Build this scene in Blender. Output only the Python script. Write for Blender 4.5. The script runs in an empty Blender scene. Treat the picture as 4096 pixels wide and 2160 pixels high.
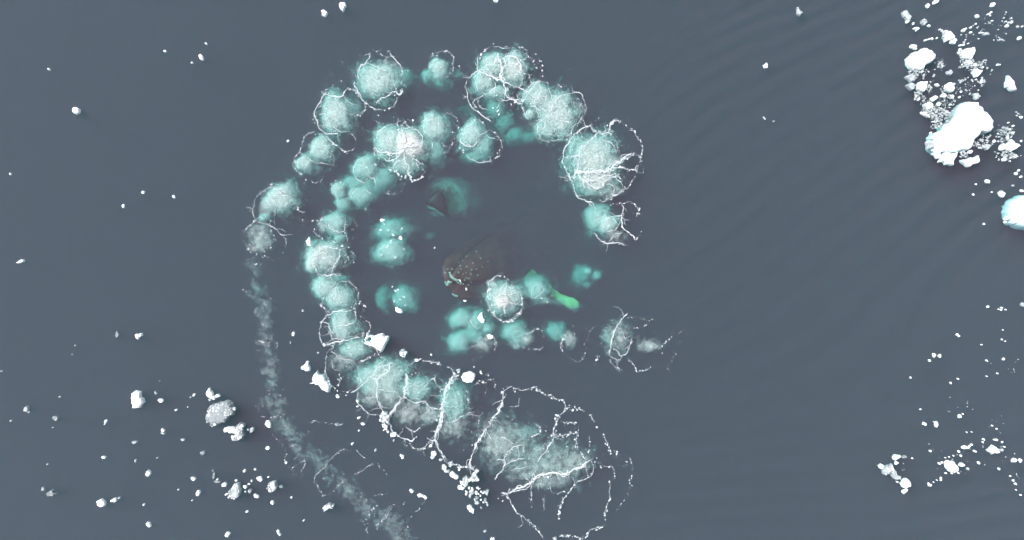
import bpy, math
import numpy as np
from mathutils import Vector
from mathutils.bvhtree import BVHTree

# ------------------------------------------------------------------ camera, sky, sun, exposure
CAM_H = 28.0                     # drone height above the water, metres
FRAME_W = 40.96                  # width of sea seen, metres (1 m = 100 photo pixels)
scene = bpy.context.scene
cam_data = bpy.data.cameras.new('Camera')
cam = bpy.data.objects.new('Camera', cam_data)
scene.collection.objects.link(cam)
cam.location = (0, 0, CAM_H)
cam.rotation_euler = (0, 0, 0)
cam_data.sensor_width = 36.0
cam_data.lens = 36.0 * CAM_H / FRAME_W
cam_data.clip_end = 500.0
scene.camera = cam

SUN_EL, SUN_AZ = math.radians(50), math.radians(300)      # azimuth clockwise from +Y
world = bpy.data.worlds.new('World'); scene.world = world
world.use_nodes = True
wn = world.node_tree.nodes; wl = world.node_tree.links
wn.clear()
sky = wn.new('ShaderNodeTexSky'); sky.sky_type = 'NISHITA'; sky.sun_disc = False
sky.sun_elevation = SUN_EL; sky.sun_rotation = SUN_AZ
sky.air_density = 1.0; sky.dust_density = 4.0; sky.ozone_density = 1.0
hs = wn.new('ShaderNodeHueSaturation'); hs.inputs['Saturation'].default_value = 0.25   # overcast: grey cloud, little blue
bg = wn.new('ShaderNodeBackground'); bg.inputs['Strength'].default_value = 0.12
wo = wn.new('ShaderNodeOutputWorld')
wl.new(sky.outputs[0], hs.inputs['Color']); wl.new(hs.outputs[0], bg.inputs['Color']); wl.new(bg.outputs[0], wo.inputs['Surface'])

sun_data = bpy.data.lights.new('Sun', 'SUN')
sun_data.energy = 1.5; sun_data.angle = math.radians(20); sun_data.color = (1.0, 0.97, 0.93)
sun = bpy.data.objects.new('Sun', sun_data); scene.collection.objects.link(sun)
d = Vector((math.sin(SUN_AZ) * math.cos(SUN_EL), math.cos(SUN_AZ) * math.cos(SUN_EL), math.sin(SUN_EL)))
sun.rotation_euler = d.to_track_quat('Z', 'Y').to_euler()

vs = scene.view_settings
vs.view_transform = 'Standard'; vs.look = 'None'; vs.gamma = 1.0; vs.use_curve_mapping = False
vs.exposure = 1.15
scene.cycles.use_denoising = True
scene.cycles.use_adaptive_sampling = True
scene.cycles.adaptive_threshold = 0.04
scene.cycles.adaptive_min_samples = 20
scene.cycles.max_bounces = 14
scene.cycles.diffuse_bounces = 7
scene.cycles.transmission_bounces = 9
scene.cycles.volume_bounces = 1
scene.cycles.transparent_max_bounces = 110
scene.cycles.sample_clamp_indirect = 6.0

C = scene.collection
rng = np.random.default_rng(7)

# photo zoom windows: (origin x, origin y, scale)
REG = {'A': (900, 100, 1.94), 'B': (1600, 100, 1.94), 'C': (2000, 100, 1.509), 'D': (900, 700, 1.94), 'E': (1600, 650, 2.263),
       'F': (1700, 1000, 1.94), 'G': (1200, 1200, 1.94), 'H': (1700, 1450, 1.912), 'I': (950, 1200, 1.415), 'J': (3500, 0, 1.508),
       'K': (3400, 1200, 1.415), 'L': (0, 1200, 1.4145), 'M': (0, 0, 1.131), 'N': (2700, 0, 1.358), 'P': (0, 0, 1.0)}
def W(r, x, y, depth=0.0):
    """A photo direction to metres on the level at that depth below the calm sea."""
    ox, oy, s = REG[r]
    k = (CAM_H + depth) / CAM_H
    return ((ox + x / s) - 2048) / 100 * k, (1080 - (oy + y / s)) / 100 * k
def S(r):
    return 1.0 / REG[r][2] / 100

# ------------------------------------------------------------------ helpers
def mesh_obj(name, V, F, mat, parent=None, smooth=False):
    me = bpy.data.meshes.new(name)
    V = np.asarray(V, dtype=np.float32)
    if isinstance(F, np.ndarray):
        n, k = F.shape
        me.vertices.add(len(V)); me.vertices.foreach_set('co', V.ravel())
        me.loops.add(n * k); me.loops.foreach_set('vertex_index', F.astype(np.int32).ravel())
        me.polygons.add(n); me.polygons.foreach_set('loop_start', np.arange(0, n * k, k, dtype=np.int32))
        me.update(calc_edges=True)
    else:
        me.from_pydata([tuple(map(float, v)) for v in V], [], F)
    if smooth:
        me.polygons.foreach_set('use_smooth', np.ones(len(me.polygons), dtype=bool))
    me.materials.append(mat)
    o = bpy.data.objects.new(name, me); C.objects.link(o)
    if parent is not None:
        o.parent = parent
        o.matrix_parent_inverse = parent.matrix_basis.inverted()
    return o
def tag(o, label=None, cat=None, group=None, kind=None):
    if label: o['label'] = label
    if cat: o['category'] = cat
    if group: o['group'] = group
    if kind: o['kind'] = kind
    return o
def empty(name, x, y, z=0.0):
    e = bpy.data.objects.new(name, None); C.objects.link(e)
    e.location = (x, y, z); e.empty_display_size = 0.2
    return e
class Mat:
    def __init__(s, name):
        s.m = bpy.data.materials.new(name); s.m.use_nodes = True
        s.n = s.m.node_tree.nodes; s.l = s.m.node_tree.links; s.n.clear()
        s.out = s.n.new('ShaderNodeOutputMaterial')
    def new(s, t, **kw):
        x = s.n.new(t)
        for k, v in kw.items():
            if k in x.inputs: x.inputs[k].default_value = v
            else: setattr(x, k, v)
        return x
def noisy(name, c1, c2, scale, rough=0.6, bump=0.0, bscale=None, detail=6, spec=0.3):
    M = Mat(name)
    tc = M.new('ShaderNodeTexCoord'); nz = M.new('ShaderNodeTexNoise', Scale=scale, Detail=float(detail))
    M.l.new(tc.outputs['Object'], nz.inputs['Vector'])
    rp = M.new('ShaderNodeValToRGB'); rp.color_ramp.elements[0].position = 0.35; rp.color_ramp.elements[1].position = 0.65
    rp.color_ramp.elements[0].color = (*c1, 1); rp.color_ramp.elements[1].color = (*c2, 1)
    M.l.new(nz.outputs['Fac'], rp.inputs['Fac'])
    b = M.new('ShaderNodeBsdfPrincipled', Roughness=rough); b.inputs['Specular IOR Level'].default_value = spec
    M.l.new(rp.outputs[0], b.inputs['Base Color'])
    if bump:
        n2 = M.new('ShaderNodeTexNoise', Scale=bscale or scale * 3, Detail=6.0)
        M.l.new(tc.outputs['Object'], n2.inputs['Vector'])
        bp = M.new('ShaderNodeBump', Strength=bump, Distance=0.05)
        M.l.new(n2.outputs['Fac'], bp.inputs['Height']); M.l.new(bp.outputs[0], b.inputs['Normal'])
    M.l.new(b.outputs[0], M.out.inputs['Surface'])
    return M.m

# ------------------------------------------------------------------ the sea
def vnoise(x, y, seed=0):
    """smooth value noise, numpy"""
    xi = np.floor(x).astype(np.int64); yi = np.floor(y).astype(np.int64)
    fx = x - xi; fy = y - yi
    fx = fx * fx * (3 - 2 * fx); fy = fy * fy * (3 - 2 * fy)
    def h(a, b):
        n = (a * 374761393 + b * 668265263 + seed * 1442695041) & 0xffffffff
        n = ((n ^ (n >> 13)) * 1274126177) & 0xffffffff
        return ((n ^ (n >> 16)) & 0xffff) / 65535.0
    a = h(xi, yi); b = h(xi + 1, yi); c = h(xi, yi + 1); e = h(xi + 1, yi + 1)
    return (a * (1 - fx) + b * fx) * (1 - fy) + (c * (1 - fx) + e * fx) * fy
def wave(x, y):
    x = np.asarray(x, dtype=np.float64); y = np.asarray(y, dtype=np.float64)
    m = 0.12 + 0.88 / (1 + np.exp(-(x - 7.5) / 1.6))                    # the swell is felt east of the bubble net
    ph = 2.2 * (vnoise(x * .13, y * .13, 3) - .5) * 2
    th = np.radians(118 - 22 / (1 + np.exp((y + 3) / 2.0)))              # crests swing towards the south
    s1 = np.sin(2 * math.pi / 0.78 * (x * np.cos(th) + y * np.sin(th)) + 3.2 * ph)
    s2 = np.sin(2 * math.pi / 0.62 * (x * math.cos(2.25) + y * math.sin(2.25)) + 5 * ph)
    am = 0.35 + 1.3 * vnoise(x * .16, y * .2, 9)
    fine = (vnoise(x * 3.1 + y * 1.2, y * 4.2, 5) - .5) * 0.012 + (vnoise(x * 1.2, y * 1.4, 6) - .5) * 0.02
    return m * am * (0.046 * s1 + 0.020 * s2) + fine
# the water: one closed body, its top rippled
nx, ny = 460, 260
gx = np.linspace(-26, 26, nx); gy = np.linspace(-15, 15, ny)
X, Y = np.meshgrid(gx, gy)
edge = np.clip(np.minimum((26 - np.abs(X)) / 2.0, (15 - np.abs(Y)) / 2.0), 0, 1)
Z = wave(X, Y) * edge
V = np.stack([X, Y, Z], -1).reshape(-1, 3)
idx = np.arange(nx * ny).reshape(ny, nx)
F = [tuple(q) for q in np.stack([idx[:-1, :-1], idx[:-1, 1:], idx[1:, 1:], idx[1:, :-1]], -1).reshape(-1, 4)]
rim = list(idx[0, :]) + list(idx[1:, -1]) + list(idx[-1, :-1][::-1]) + list(idx[1:-1, 0][::-1])
B = 120.0; DEEP = -16.0
n0 = len(V)
corners = [(-B, -B, 0), (B, -B, 0), (B, B, 0), (-B, B, 0), (-B, -B, DEEP), (B, -B, DEEP), (B, B, DEEP), (-B, B, DEEP)]
V = np.vstack([V, corners])
c = [n0 + i for i in range(8)]
south, east = list(idx[0, :]), list(idx[:, -1]); north, west = list(idx[-1, ::-1]), list(idx[::-1, 0])
for side, a, b in ((south, c[0], c[1]), (east, c[1], c[2]), (north, c[2], c[3]), (west, c[3], c[0])):
    F.append((a, b) + tuple(side[::-1]))
F += [(c[0], c[4], c[5], c[1]), (c[1], c[5], c[6], c[2]), (c[2], c[6], c[7], c[3]), (c[3], c[7], c[4], c[0]), (c[4], c[7], c[6], c[5])]
M = Mat('sea_water')
SIG_S = (0.302, 0.135, 0.197); SIG_A = (1.000, 0.325, 0.345)  # sky reflection off the surface is folded into the scatter colour
vsc = M.new('ShaderNodeVolumeScatter'); k = max(SIG_S); vsc.inputs['Color'].default_value = (*[v / k for v in SIG_S], 1); vsc.inputs['Density'].default_value = k
# Volume Absorption takes (1 - colour) * density
vab = M.new('ShaderNodeVolumeAbsorption'); k = max(SIG_A); vab.inputs['Color'].default_value = (*[1 - v / k for v in SIG_A], 1); vab.inputs['Density'].default_value = k
ad = M.new('ShaderNodeAddShader')
M.l.new(vsc.outputs[0], ad.inputs[0]); M.l.new(vab.outputs[0], ad.inputs[1]); M.l.new(ad.outputs[0], M.out.inputs['Volume'])
water = mesh_obj('water', V, F, M.m)
tag(water, 'grey blue polar sea water with low swell filling the whole view', 'water', kind='structure')
deep = mesh_obj('deep_sheet', [(-B, -B, DEEP - .3), (B, -B, DEEP - .3), (B, B, DEEP - .3), (-B, B, DEEP - .3)], [(0, 1, 2, 3)],
                noisy('deep_dark', (0.012, 0.018, 0.022), (0.02, 0.028, 0.032), 0.3))  # opaque dark sheet added as a bottom, standing in for deep water
tag(deep, 'dark sheet added below the water, standing in for the deep open sea', 'sea', kind='structure')

# ------------------------------------------------------------------ bubbles and foam
def bubble_mat(name, clear):
    """a puff of fine bubbles: white, mostly clear"""
    M = Mat(name)
    df = M.new('ShaderNodeBsdfDiffuse'); df.inputs['Color'].default_value = (.98, .98, .98, 1)
    tp = M.new('ShaderNodeBsdfTransparent')
    mx = M.new('ShaderNodeMixShader', Fac=clear)
    M.l.new(df.outputs[0], mx.inputs[1]); M.l.new(tp.outputs[0], mx.inputs[2]); M.l.new(mx.outputs[0], M.out.inputs['Surface'])
    return M.m
BUBBLE = bubble_mat('bubble_dense', .935); BUBBLE_THIN = bubble_mat('bubble_thin', .980)
FOAM = noisy('foam_white', (.40, .44, .47), (.54, .57, .60), 9.0, rough=0.7, spec=0.2)

TET = np.array([(1, 1, 1), (1, -1, -1), (-1, 1, -1), (-1, -1, 1)], dtype=np.float64) / math.sqrt(3)
TETF = np.array([(0, 1, 2), (0, 3, 1), (0, 2, 3), (1, 3, 2)])
def rot_random(n):
    q = rng.normal(size=(n, 4)); q /= np.linalg.norm(q, axis=1)[:, None]
    w, x, y, z = q.T
    return np.stack([np.stack([1 - 2 * (y * y + z * z), 2 * (x * y - z * w), 2 * (x * z + y * w)], -1),
                     np.stack([2 * (x * y + z * w), 1 - 2 * (x * x + z * z), 2 * (y * z - x * w)], -1),
                     np.stack([2 * (x * z - y * w), 2 * (y * z + x * w), 1 - 2 * (x * x + y * y)], -1)], -2)
MAX_B = 42000
def scatter_mist(cx, cy, rx, ry, dep, n, a, seed, bi, faint, haze):
    m = int(n * 1.9) + 10
    r = 1.2 * np.sqrt(1 - np.sqrt(1 - rng.random(m))) * (1 + .12 * rng.normal(size=m))   # a dome: thickest in the middle
    if haze:                                                       # soft bubble haze; round dense clouds it imitates the glow of scattered light
        r = np.where(rng.random(m) < (.6 if faint else .9), np.hypot(rng.normal(size=m), rng.normal(size=m)) * (.52 if faint else .66), r)
    else:
        r = np.where(rng.random(m) < .65, np.hypot(rng.normal(size=m), rng.normal(size=m)) * .44, r)
    t = rng.random(m) * 2 * math.pi
    lump = 1 + 0.10 * np.sin(2 * t + 1.7 * seed) + 0.08 * np.sin(3 * t + seed + bi) + 0.06 * np.sin(5 * t + 2.3 * seed) + 0.025 * np.sin(9 * t + seed * 4.1)
    x = cx + rx * lump * r * np.cos(t); y = cy + ry * lump * r * np.sin(t)
    f = 1.1 / max(0.25, min(rx, ry))
    dens = 0.5 * vnoise(x * f * 2, y * f * 2, seed * 7 + 1) + 0.35 * vnoise(x * f * 4.5, y * f * 4.5, seed * 7 + 2) + 0.15 * vnoise(x * 9, y * 9, seed)
    keep = rng.random(m) < np.clip(0.65 + (0.9 if faint else 0.7) * (dens - 0.4), 0.1, 1)
    x, y, r = x[keep][:n], y[keep][:n], np.abs(r[keep][:n])
    thick = (0.10 + 0.40 * min(rx, ry) * min(1, dep * 1.6 + .15))
    top = -dep + thick * .45 * np.sqrt(np.clip(1 - r * r, 0, 1)) - .3 * np.clip(r - .7, 0, 1)
    z = np.minimum(top - rng.random(len(x)) ** 1.3 * thick - (haze and not faint) * (.05 + rng.random(len(x)) * .3), wave(x, y) - .55 * a)
    return np.stack([x, y, z], -1), a * rng.uniform(.65, 1.3, len(x))
def mist(name, blobs, parent, reg, seed, shallow=1.0):
    """blobs: (x, y, rx, ry, depth, optical depth) in zoom pixels"""
    P, R, K = [], [], []
    for bi, (bx, by, rx, ry, dep, od) in enumerate(blobs):
        faint = od < .65
        dep = dep * shallow; dep = dep + (.10 if faint else .20) * min(1, dep / .08) 
        if shallow < 1: od *= .27; rx *= 1.08; ry *= 1.08              # the old trail has spread and thinned
        cx, cy = W(reg, bx, by, dep); rx *= S(reg); ry *= S(reg)
        area = math.pi * rx * ry
        sets = [(.50 * od, .165 if min(rx, ry) > .3 else .13, 1)] if faint else [(3.2 * od, (.075 if min(rx, ry) < .35 else .095) + .02 * min(dep, 1), 0), (.55 * min(od, 1.3), .165, 1)]
        if not faint and dep > .55: sets = [(2.3 * od, .115, 0), (1.3 * min(od, 1.3), .175, 1)]     # deep clouds are blurred
        for o_, a, kind in sets:
            eff = 1 - ((.980 if kind else .935) ** 2)
            n = int(min(MAX_B, 1.35 * o_ * area / (eff * 0.433 * (a * 1.633) ** 2)))
            p, r = scatter_mist(cx, cy, rx, ry, dep, n, a, seed, bi, faint, kind)
            P.append(p); R.append(r); K.append(np.full(len(p), kind))
    P = np.vstack(P); R = np.concatenate(R); K = np.concatenate(K); n = len(P)
    V = np.einsum('nij,kj->nki', rot_random(n), TET) * R[:, None, None] + P[:, None, :]
    V[..., 2] = np.minimum(V[..., 2], wave(V[..., 0], V[..., 1]) - .004)
    F = (TETF[None] + 4 * np.arange(n)[:, None, None]).reshape(-1, 3)
    o = mesh_obj(name, V.reshape(-1, 3), F, BUBBLE, parent)
    o.data.materials.append(BUBBLE_THIN)
    o.data.polygons.foreach_set('material_index', np.repeat(K, 4).astype(np.int32))
    o['kind'] = 'stuff'
    return o

class Foam:
    def __init__(s): s.V, s.F, s.n = [], [], 0
    def blob(s, x, y, r, ang=0.0, el=1.0):
        k = 6
        t = np.arange(k) / k * 2 * math.pi + rng.random() * 6
        rr = r * rng.uniform(.65, 1.25, k)
        u, v = rr * np.cos(t) * el, rr * np.sin(t)
        ca, sa = math.cos(ang), math.sin(ang)
        z0 = float(wave(x, y)) + .006
        V = [(x + ca * a - sa * b, y + sa * a + ca * b, z0) for a, b in zip(u, v)] + [(x, y, z0 + .35 * r + .004)]
        s.F += [(s.n + i, s.n + (i + 1) % k, s.n + k) for i in range(k)]
        s.V += V; s.n += k + 1
    def ribbon(s, P, w):
        """P metres (n,2), w widths (n,)"""
        n = len(P)
        if n < 2: return
        T = np.gradient(P, axis=0); T /= np.linalg.norm(T, axis=1)[:, None] + 1e-9
        N = np.stack([-T[:, 1], T[:, 0]], -1)
        z = wave(P[:, 0], P[:, 1]) + .005
        a = rng.uniform(.6, 1.4, n)[:, None]; b = rng.uniform(.6, 1.4, n)[:, None]
        L = P + N * w[:, None] * .5 * a; Rr = P - N * w[:, None] * .5 * b
        for i in range(n):
            s.V += [(L[i, 0], L[i, 1], z[i]), (P[i, 0], P[i, 1], z[i] + .35 * w[i] + .003), (Rr[i, 0], Rr[i, 1], z[i])]
        for i in range(n - 1):
            q = s.n + 3 * i
            s.F += [(q, q + 3, q + 4), (q, q + 4, q + 1), (q + 1, q + 4, q + 5), (q + 1, q + 5, q + 2)]
        s.n += 3 * n
    def path(s, pts, step=.05):
        pts = np.asarray(pts, dtype=float)
        p = np.vstack([2 * pts[0] - pts[1], pts, 2 * pts[-1] - pts[-2]])
        out = []
        for i in range(1, len(p) - 2):
            k = max(2, int(np.linalg.norm(p[i + 1] - p[i]) / step))
            t = np.linspace(0, 1, k, endpoint=False)[:, None]
            out.append(.5 * (2 * p[i] + (p[i + 1] - p[i - 1]) * t + (2 * p[i - 1] - 5 * p[i] + 4 * p[i + 1] - p[i + 2]) * t ** 2
                             + (3 * p[i] - p[i - 1] - 3 * p[i + 1] + p[i + 2]) * t ** 3))
        return np.vstack(out + [pts[-1:]])
    def wiggle(s, P, amp):
        n = len(P)
        ph = rng.random() * 50
        u = np.arange(n) * .35 + ph
        T = np.gradient(P, axis=0); T /= np.linalg.norm(T, axis=1)[:, None] + 1e-9
        N = np.stack([-T[:, 1], T[:, 0]], -1)
        off = (vnoise(u, u * 0 + ph, 1) - .5) * 2 * amp + (vnoise(u * 2.7, u * 0 + ph, 2) - .5) * amp
        return P + N * off[:, None]
    def vein(s, pts, w, twigs=1.0):
        """a solid vein with beads and side twigs; w in photo pixels"""
        P = s.wiggle(s.path(pts), .018 + .0035 * w); n = len(P)
        u = np.arange(n) * .22 + rng.random() * 99
        ww = w * (.0036 if w < 7 else .0043) * (0.22 + 1.5 * vnoise(u, u * 0 + .5, 4) ** 1.4 + .9 * (vnoise(u * 2.3, u * 0 + .7, 12) > .78)) 
        i = 0
        while i < n - 1:
            k = int(rng.integers(14, 60)); j = min(n, i + k)
            seg = ww[i:j].copy()
            seg[:2] *= .6; seg[-2:] *= .6
            s.ribbon(P[i:j], seg)
            i = j - 1 + (int(rng.integers(0, 5)) if w < 7 else 0)
        if w >= 9:                                                   # a broad vein is several strands
            for q in range(2):
                Q = s.wiggle(P + rng.normal(size=2) * w * .004, .02 + w * .006)
                s.ribbon(Q, ww * .4)
        for _ in range(int(n * .4)):
            i = int(rng.integers(0, n)); g = rng.normal(size=2) * w * .007
            s.blob(P[i, 0] + g[0], P[i, 1] + g[1], w * .0065 * rng.uniform(.18, .6))
        for _ in range(int(twigs * n * .085 + rng.random())):
            i = int(rng.integers(1, n - 1)); T = P[i] - P[i - 1]
            a = math.atan2(T[1], T[0]) + rng.choice([-1, 1]) * rng.uniform(.6, 1.5)
            s.twig(P[i], a, rng.uniform(.12, .5), max(.6, w * .22))
    def twig(s, p, a, length, w, depth=0):
        k = max(3, int(length / .04)); Q = [np.array(p)]
        for q in range(k):
            a += rng.normal() * .28
            Q.append(Q[-1] + .04 * np.array((math.cos(a), math.sin(a))))
            if depth < 2 and rng.random() < .10:
                s.twig(Q[-1], a + rng.choice([-1, 1]) * rng.uniform(.5, 1.2), length * .6, w * .75, depth + 1)
        s.ribbon(np.array(Q), w * .01 * np.linspace(1.1, .35, len(Q)))
    def dots(s, pts, w, fill=.6):
        """a ring of beads; a close one is strung on a thin broken thread"""
        P = s.wiggle(s.path(pts, .032), .03); n = len(P)
        T = np.gradient(P, axis=0)
        u = np.arange(n) * .09 + rng.random() * 99
        gate = vnoise(u, u * 0 + .3, 8)
        if fill > .7:
            i = 0
            while i < n - 2:
                k = int(rng.integers(5, 26)); j = min(n, i + k)
                if gate[i] > .32: s.ribbon(s.wiggle(P[i:j], .012) if j - i > 3 else P[i:j], w * .0023 * rng.uniform(.4, 1.3, j - i))
                i = j + int(rng.integers(0, 9))
        for i in range(n):
            if rng.random() < fill * np.clip(-.05 + 1.7 * gate[i], 0.1, 1.2):
                g = rng.normal(size=2) * (.016 + .0035 * w)
                s.blob(P[i, 0] + g[0], P[i, 1] + g[1], .0085 * w * (.14 + .55 * rng.random() ** 2.5), math.atan2(T[i, 1], T[i, 0]) + rng.normal() * .5, rng.uniform(1, 2.0))
            if rng.random() < .15:
                g = rng.normal(size=2) * .06
                s.blob(P[i, 0] + g[0], P[i, 1] + g[1], rng.uniform(.005, .011))
    def speck(s, x, y, rx, ry, n):
        for _ in range(n):
            r = math.sqrt(rng.random()) * (1 + .2 * rng.normal()); t = rng.random() * 6.283
            s.blob(x + rx * r * math.cos(t), y + ry * r * math.sin(t), rng.uniform(.005, .015), rng.random() * 3, rng.uniform(1, 2))
    def caps(s, x, y, rx, ry, n):
        """fine capillary foam over a bubble dome"""
        for _ in range(n):
            r = math.sqrt(rng.random()) * .9; t = rng.random() * 6.283
            s.twig((x + rx * r * math.cos(t), y + ry * r * math.sin(t)), rng.random() * 6.283, rng.uniform(.12, .5), rng.uniform(.35, 1.0))

ncloud = [0]
def cloud(label, blobs, veins, group=None, reg='A', caps=1.0, extra=None, name='bubble_cloud'):
    """blobs in zoom pixels; veins: (style, width, points) with style s(olid), d(otted) or a region letter prefix"""
    ncloud[0] += 1
    cx, cy = W(reg, blobs[0][0], blobs[0][1])
    root = empty(name, cx, cy, 0)
    tag(root, label, 'bubbles', group)
    mist('bubble_mist', blobs, root, reg, ncloud[0], .6 if group == 'stretches of the fading bubble trail' else 1.0)
    f = Foam()
    for v in veins:
        st, w, pts = v[:3]; r = v[3] if len(v) > 3 else reg
        Q = [W(r, *p) for p in pts]
        if st == 's': f.vein(Q, w)
        elif st == 't': f.vein(Q, w, 0.3)
        else: f.dots(Q, w, .75 if st == 'D' else .55)
    for (bx, by, rx, ry, dep, od) in blobs:
        if dep < .3:
            x, y = W(reg, bx, by); a = rx * S(reg); b = ry * S(reg)
            f.caps(x, y, a, b, int(caps * (1.6 if od >= .65 else 2.4) * a * b * 4 * min(1.2, od)))
            f.speck(x, y, a * 1.25, b * 1.25, int(caps * (14 if od >= .65 else 12) * a * b * 4))
    if extra:
        for (ex, ey, er) in extra:
            x, y = W(reg, ex, ey)
            for _ in range(4):
                g = rng.normal(size=2) * er * S(reg) * .5
                f.blob(x + g[0], y + g[1], er * S(reg) * rng.uniform(.3, .7))
    if f.n:
        o = mesh_obj('foam_web', f.V, np.array(f.F), FOAM, root)
        o['kind'] = 'stuff'
    return root
# ------------------------------------------------------------------ the bubble net, outer arc from the west round to the east
NET = 'bubble clouds of the spiral net'
cloud('pale bubble cloud inside a double foam ring, northernmost of the western outer arc',
      [(1185, 430, 150, 135, .12, 1.0), (1250, 330, 90, 70, .03, .25), (1395, 400, 45, 60, .6, .9), (1250, 590, 75, 45, .5, .5)],
      [('s', 7, [(1135, 225), (1110, 270), (1085, 295), (1060, 320), (1040, 370), (1035, 430)]),
       ('d', 6, [(1120, 225), (1050, 250), (1010, 300), (990, 370), (985, 420), (1000, 470)]),
       ('s', 6, [(1000, 450), (1030, 515), (1070, 585), (1110, 610)]),
       ('D', 6, [(1100, 605), (1150, 650), (1200, 655), (1260, 660), (1310, 625), (1345, 560), (1380, 510)]),
       ('s', 6, [(1280, 210), (1290, 235), (1330, 275), (1365, 320), (1370, 400), (1365, 460)]),
       ('t', 4, [(1085, 295), (1140, 305), (1210, 340), (1250, 365)]),
       ('s', 8, [(1380, 490), (1370, 530), (1345, 540), (1325, 510), (1260, 550), (1205, 570), (1175, 610)]),
       ('t', 4, [(1310, 440), (1325, 510)]), ('t', 3, [(1280, 400), (1250, 430), (1265, 490)]),
       ('t', 4, [(1090, 490), (1150, 530), (1190, 560)]), ('d', 4, [(1150, 200), (1220, 205), (1280, 210)]), ('d', 5, [(1190, 240), (1260, 255)]),
       ('d', 4, [(1380, 350), (1440, 355), (1500, 355)])], NET)
cloud('oval pale bubble cloud with thick foam rim on its western side',
      [(860, 680, 110, 145, .10, 1.0), (790, 760, 50, 60, .04, .35), (1010, 640, 65, 60, .4, .45)],
      [('s', 7, [(960, 490), (935, 515), (910, 545), (865, 560), (820, 550), (780, 540), (750, 570), (725, 610), (710, 640), (700, 690), (710, 740), (735, 800), (780, 840), (830, 850), (890, 835)]),
       ('d', 5, [(800, 530), (820, 480), (870, 450), (920, 440), (945, 485)]),
       ('D', 5, [(960, 490), (1010, 520), (1050, 560), (1085, 610), (1085, 650), (1040, 700), (980, 695)]),
       ('t', 4, [(915, 530), (935, 575), (960, 600), (1010, 620)]),
       ('t', 4, [(770, 770), (830, 790), (880, 820), (950, 830), (1000, 860), (1015, 900)]),
       ('D', 6, [(780, 860), (830, 910), (890, 955), (950, 980), (1010, 960)]),
       ('t', 3, [(850, 560), (880, 610), (910, 640), (960, 660)]), ('t', 3, [(710, 700), (770, 690), (800, 710)]), ('t', 3, [(940, 770), (920, 800)]),
       ('d', 4, [(1190, 700), (1190, 770), (1160, 830)])], NET)
cloud('two-lobed small bubble cloud edged by thin foam on the western outer arc',
      [(745, 955, 95, 90, .12, .85), (615, 1070, 75, 60, .10, .7), (700, 1110, 60, 50, .4, .3)],
      [('D', 5, [(690, 830), (640, 850), (610, 880), (595, 940), (580, 985)]),
       ('t', 4, [(580, 985), (620, 1020), (660, 1045), (710, 1070), (800, 1080)]),
       ('D', 5, [(580, 985), (545, 1020), (530, 1080), (550, 1130), (590, 1160)]),
       ('t', 4, [(590, 1160), (620, 1130), (625, 1100), (660, 1050)]),
       ('d', 4, [(590, 1165), (650, 1210), (710, 1225), (760, 1200), (780, 1150)]), ('d', 4, [(830, 930), (830, 1000), (800, 1030)]),
       ('t', 3, [(740, 975), (770, 990)]), ('t', 4, [(640, 920), (645, 960), (665, 985)]), ('d', 4, [(690, 830), (750, 850), (800, 890)])], NET)
cloud('grey white bubble cloud with a smooth foam arc on its left, above the westernmost ring',
      [(430, 180, 115, 110, .08, .85), (330, 250, 70, 80, .05, .4), (300, 330, 45, 28, .3, .7)],
      [('s', 6, [(380, 90), (345, 90), (300, 120), (260, 150), (235, 190), (218, 250), (212, 290), (225, 330), (245, 355)]),
       ('s', 5, [(245, 355), (300, 375), (350, 395), (400, 420), (430, 455), (470, 465), (520, 462)]),
       ('t', 4, [(360, 80), (400, 110), (440, 150), (500, 165), (530, 180)]), ('D', 6, [(530, 180), (550, 225), (580, 275), (625, 285)]),
       ('d', 4, [(625, 290), (610, 350), (590, 400), (530, 440)]), ('t', 3, [(420, 150), (415, 210), (390, 280), (380, 350), (390, 400)]),
       ('d', 4, [(280, 80), (340, 70), (440, 70)]), ('d', 4, [(380, 0), (440, -10)])], NET, reg='D')
cloud('faint bubble cloud inside the westernmost dotted foam ring',
      [(270, 475, 95, 105, .07, .5), (250, 560, 80, 50, .04, .25)],
      [('D', 5, [(245, 355), (190, 390), (155, 430), (145, 490), (165, 550), (200, 590), (250, 610)]),
       ('D', 4, [(280, 630), (330, 640), (375, 655), (420, 630), (460, 580), (475, 520), (465, 480)]),
       ('t', 3, [(250, 370), (250, 400)]), ('d', 4, [(360, 430), (380, 490), (360, 550), (320, 590)])], NET, reg='D', caps=1.6)
TRAIL = 'stretches of the fading bubble trail'
cloud('topmost stretch of the fading bubble trail, sparse white puffs below the westernmost ring',
      [(225, 690, 65, 40, .2, .35), (250, 750, 40, 45, .3, .35), (225, 830, 40, 40, .3, .3), (275, 885, 60, 55, .5, .6), (210, 930, 35, 40, .1, .35)],
      [('d', 4, [(150, 700), (190, 660), (240, 630)])], TRAIL, reg='D', extra=[(140, 890, 7), (240, 690, 10), (165, 905, 5)])
cloud('vertical stretch of the fading bubble trail above the ring-shaped stretch',
      [(150, 40, 50, 60, .2, .5), (155, 130, 42, 50, .15, .5), (160, 240, 60, 50, .08, .35), (185, 335, 40, 45, .1, .3), (180, 400, 50, 50, .08, .5), (190, 470, 35, 40, .2, .45)],
      [('s', 3, [(110, 40), (95, 70), (100, 90)]), ('d', 4, [(130, 20), (170, 30), (180, 60)]), ('d', 4, [(120, 230), (150, 240), (200, 230), (235, 250)]),
       ('d', 3, [(95, 260), (95, 310), (110, 340)]), ('d', 3, [(130, 350), (180, 370), (210, 360)]), ('d', 4, [(140, 120), (130, 160), (120, 200)])], TRAIL, reg='I', caps=2.0)
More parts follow.
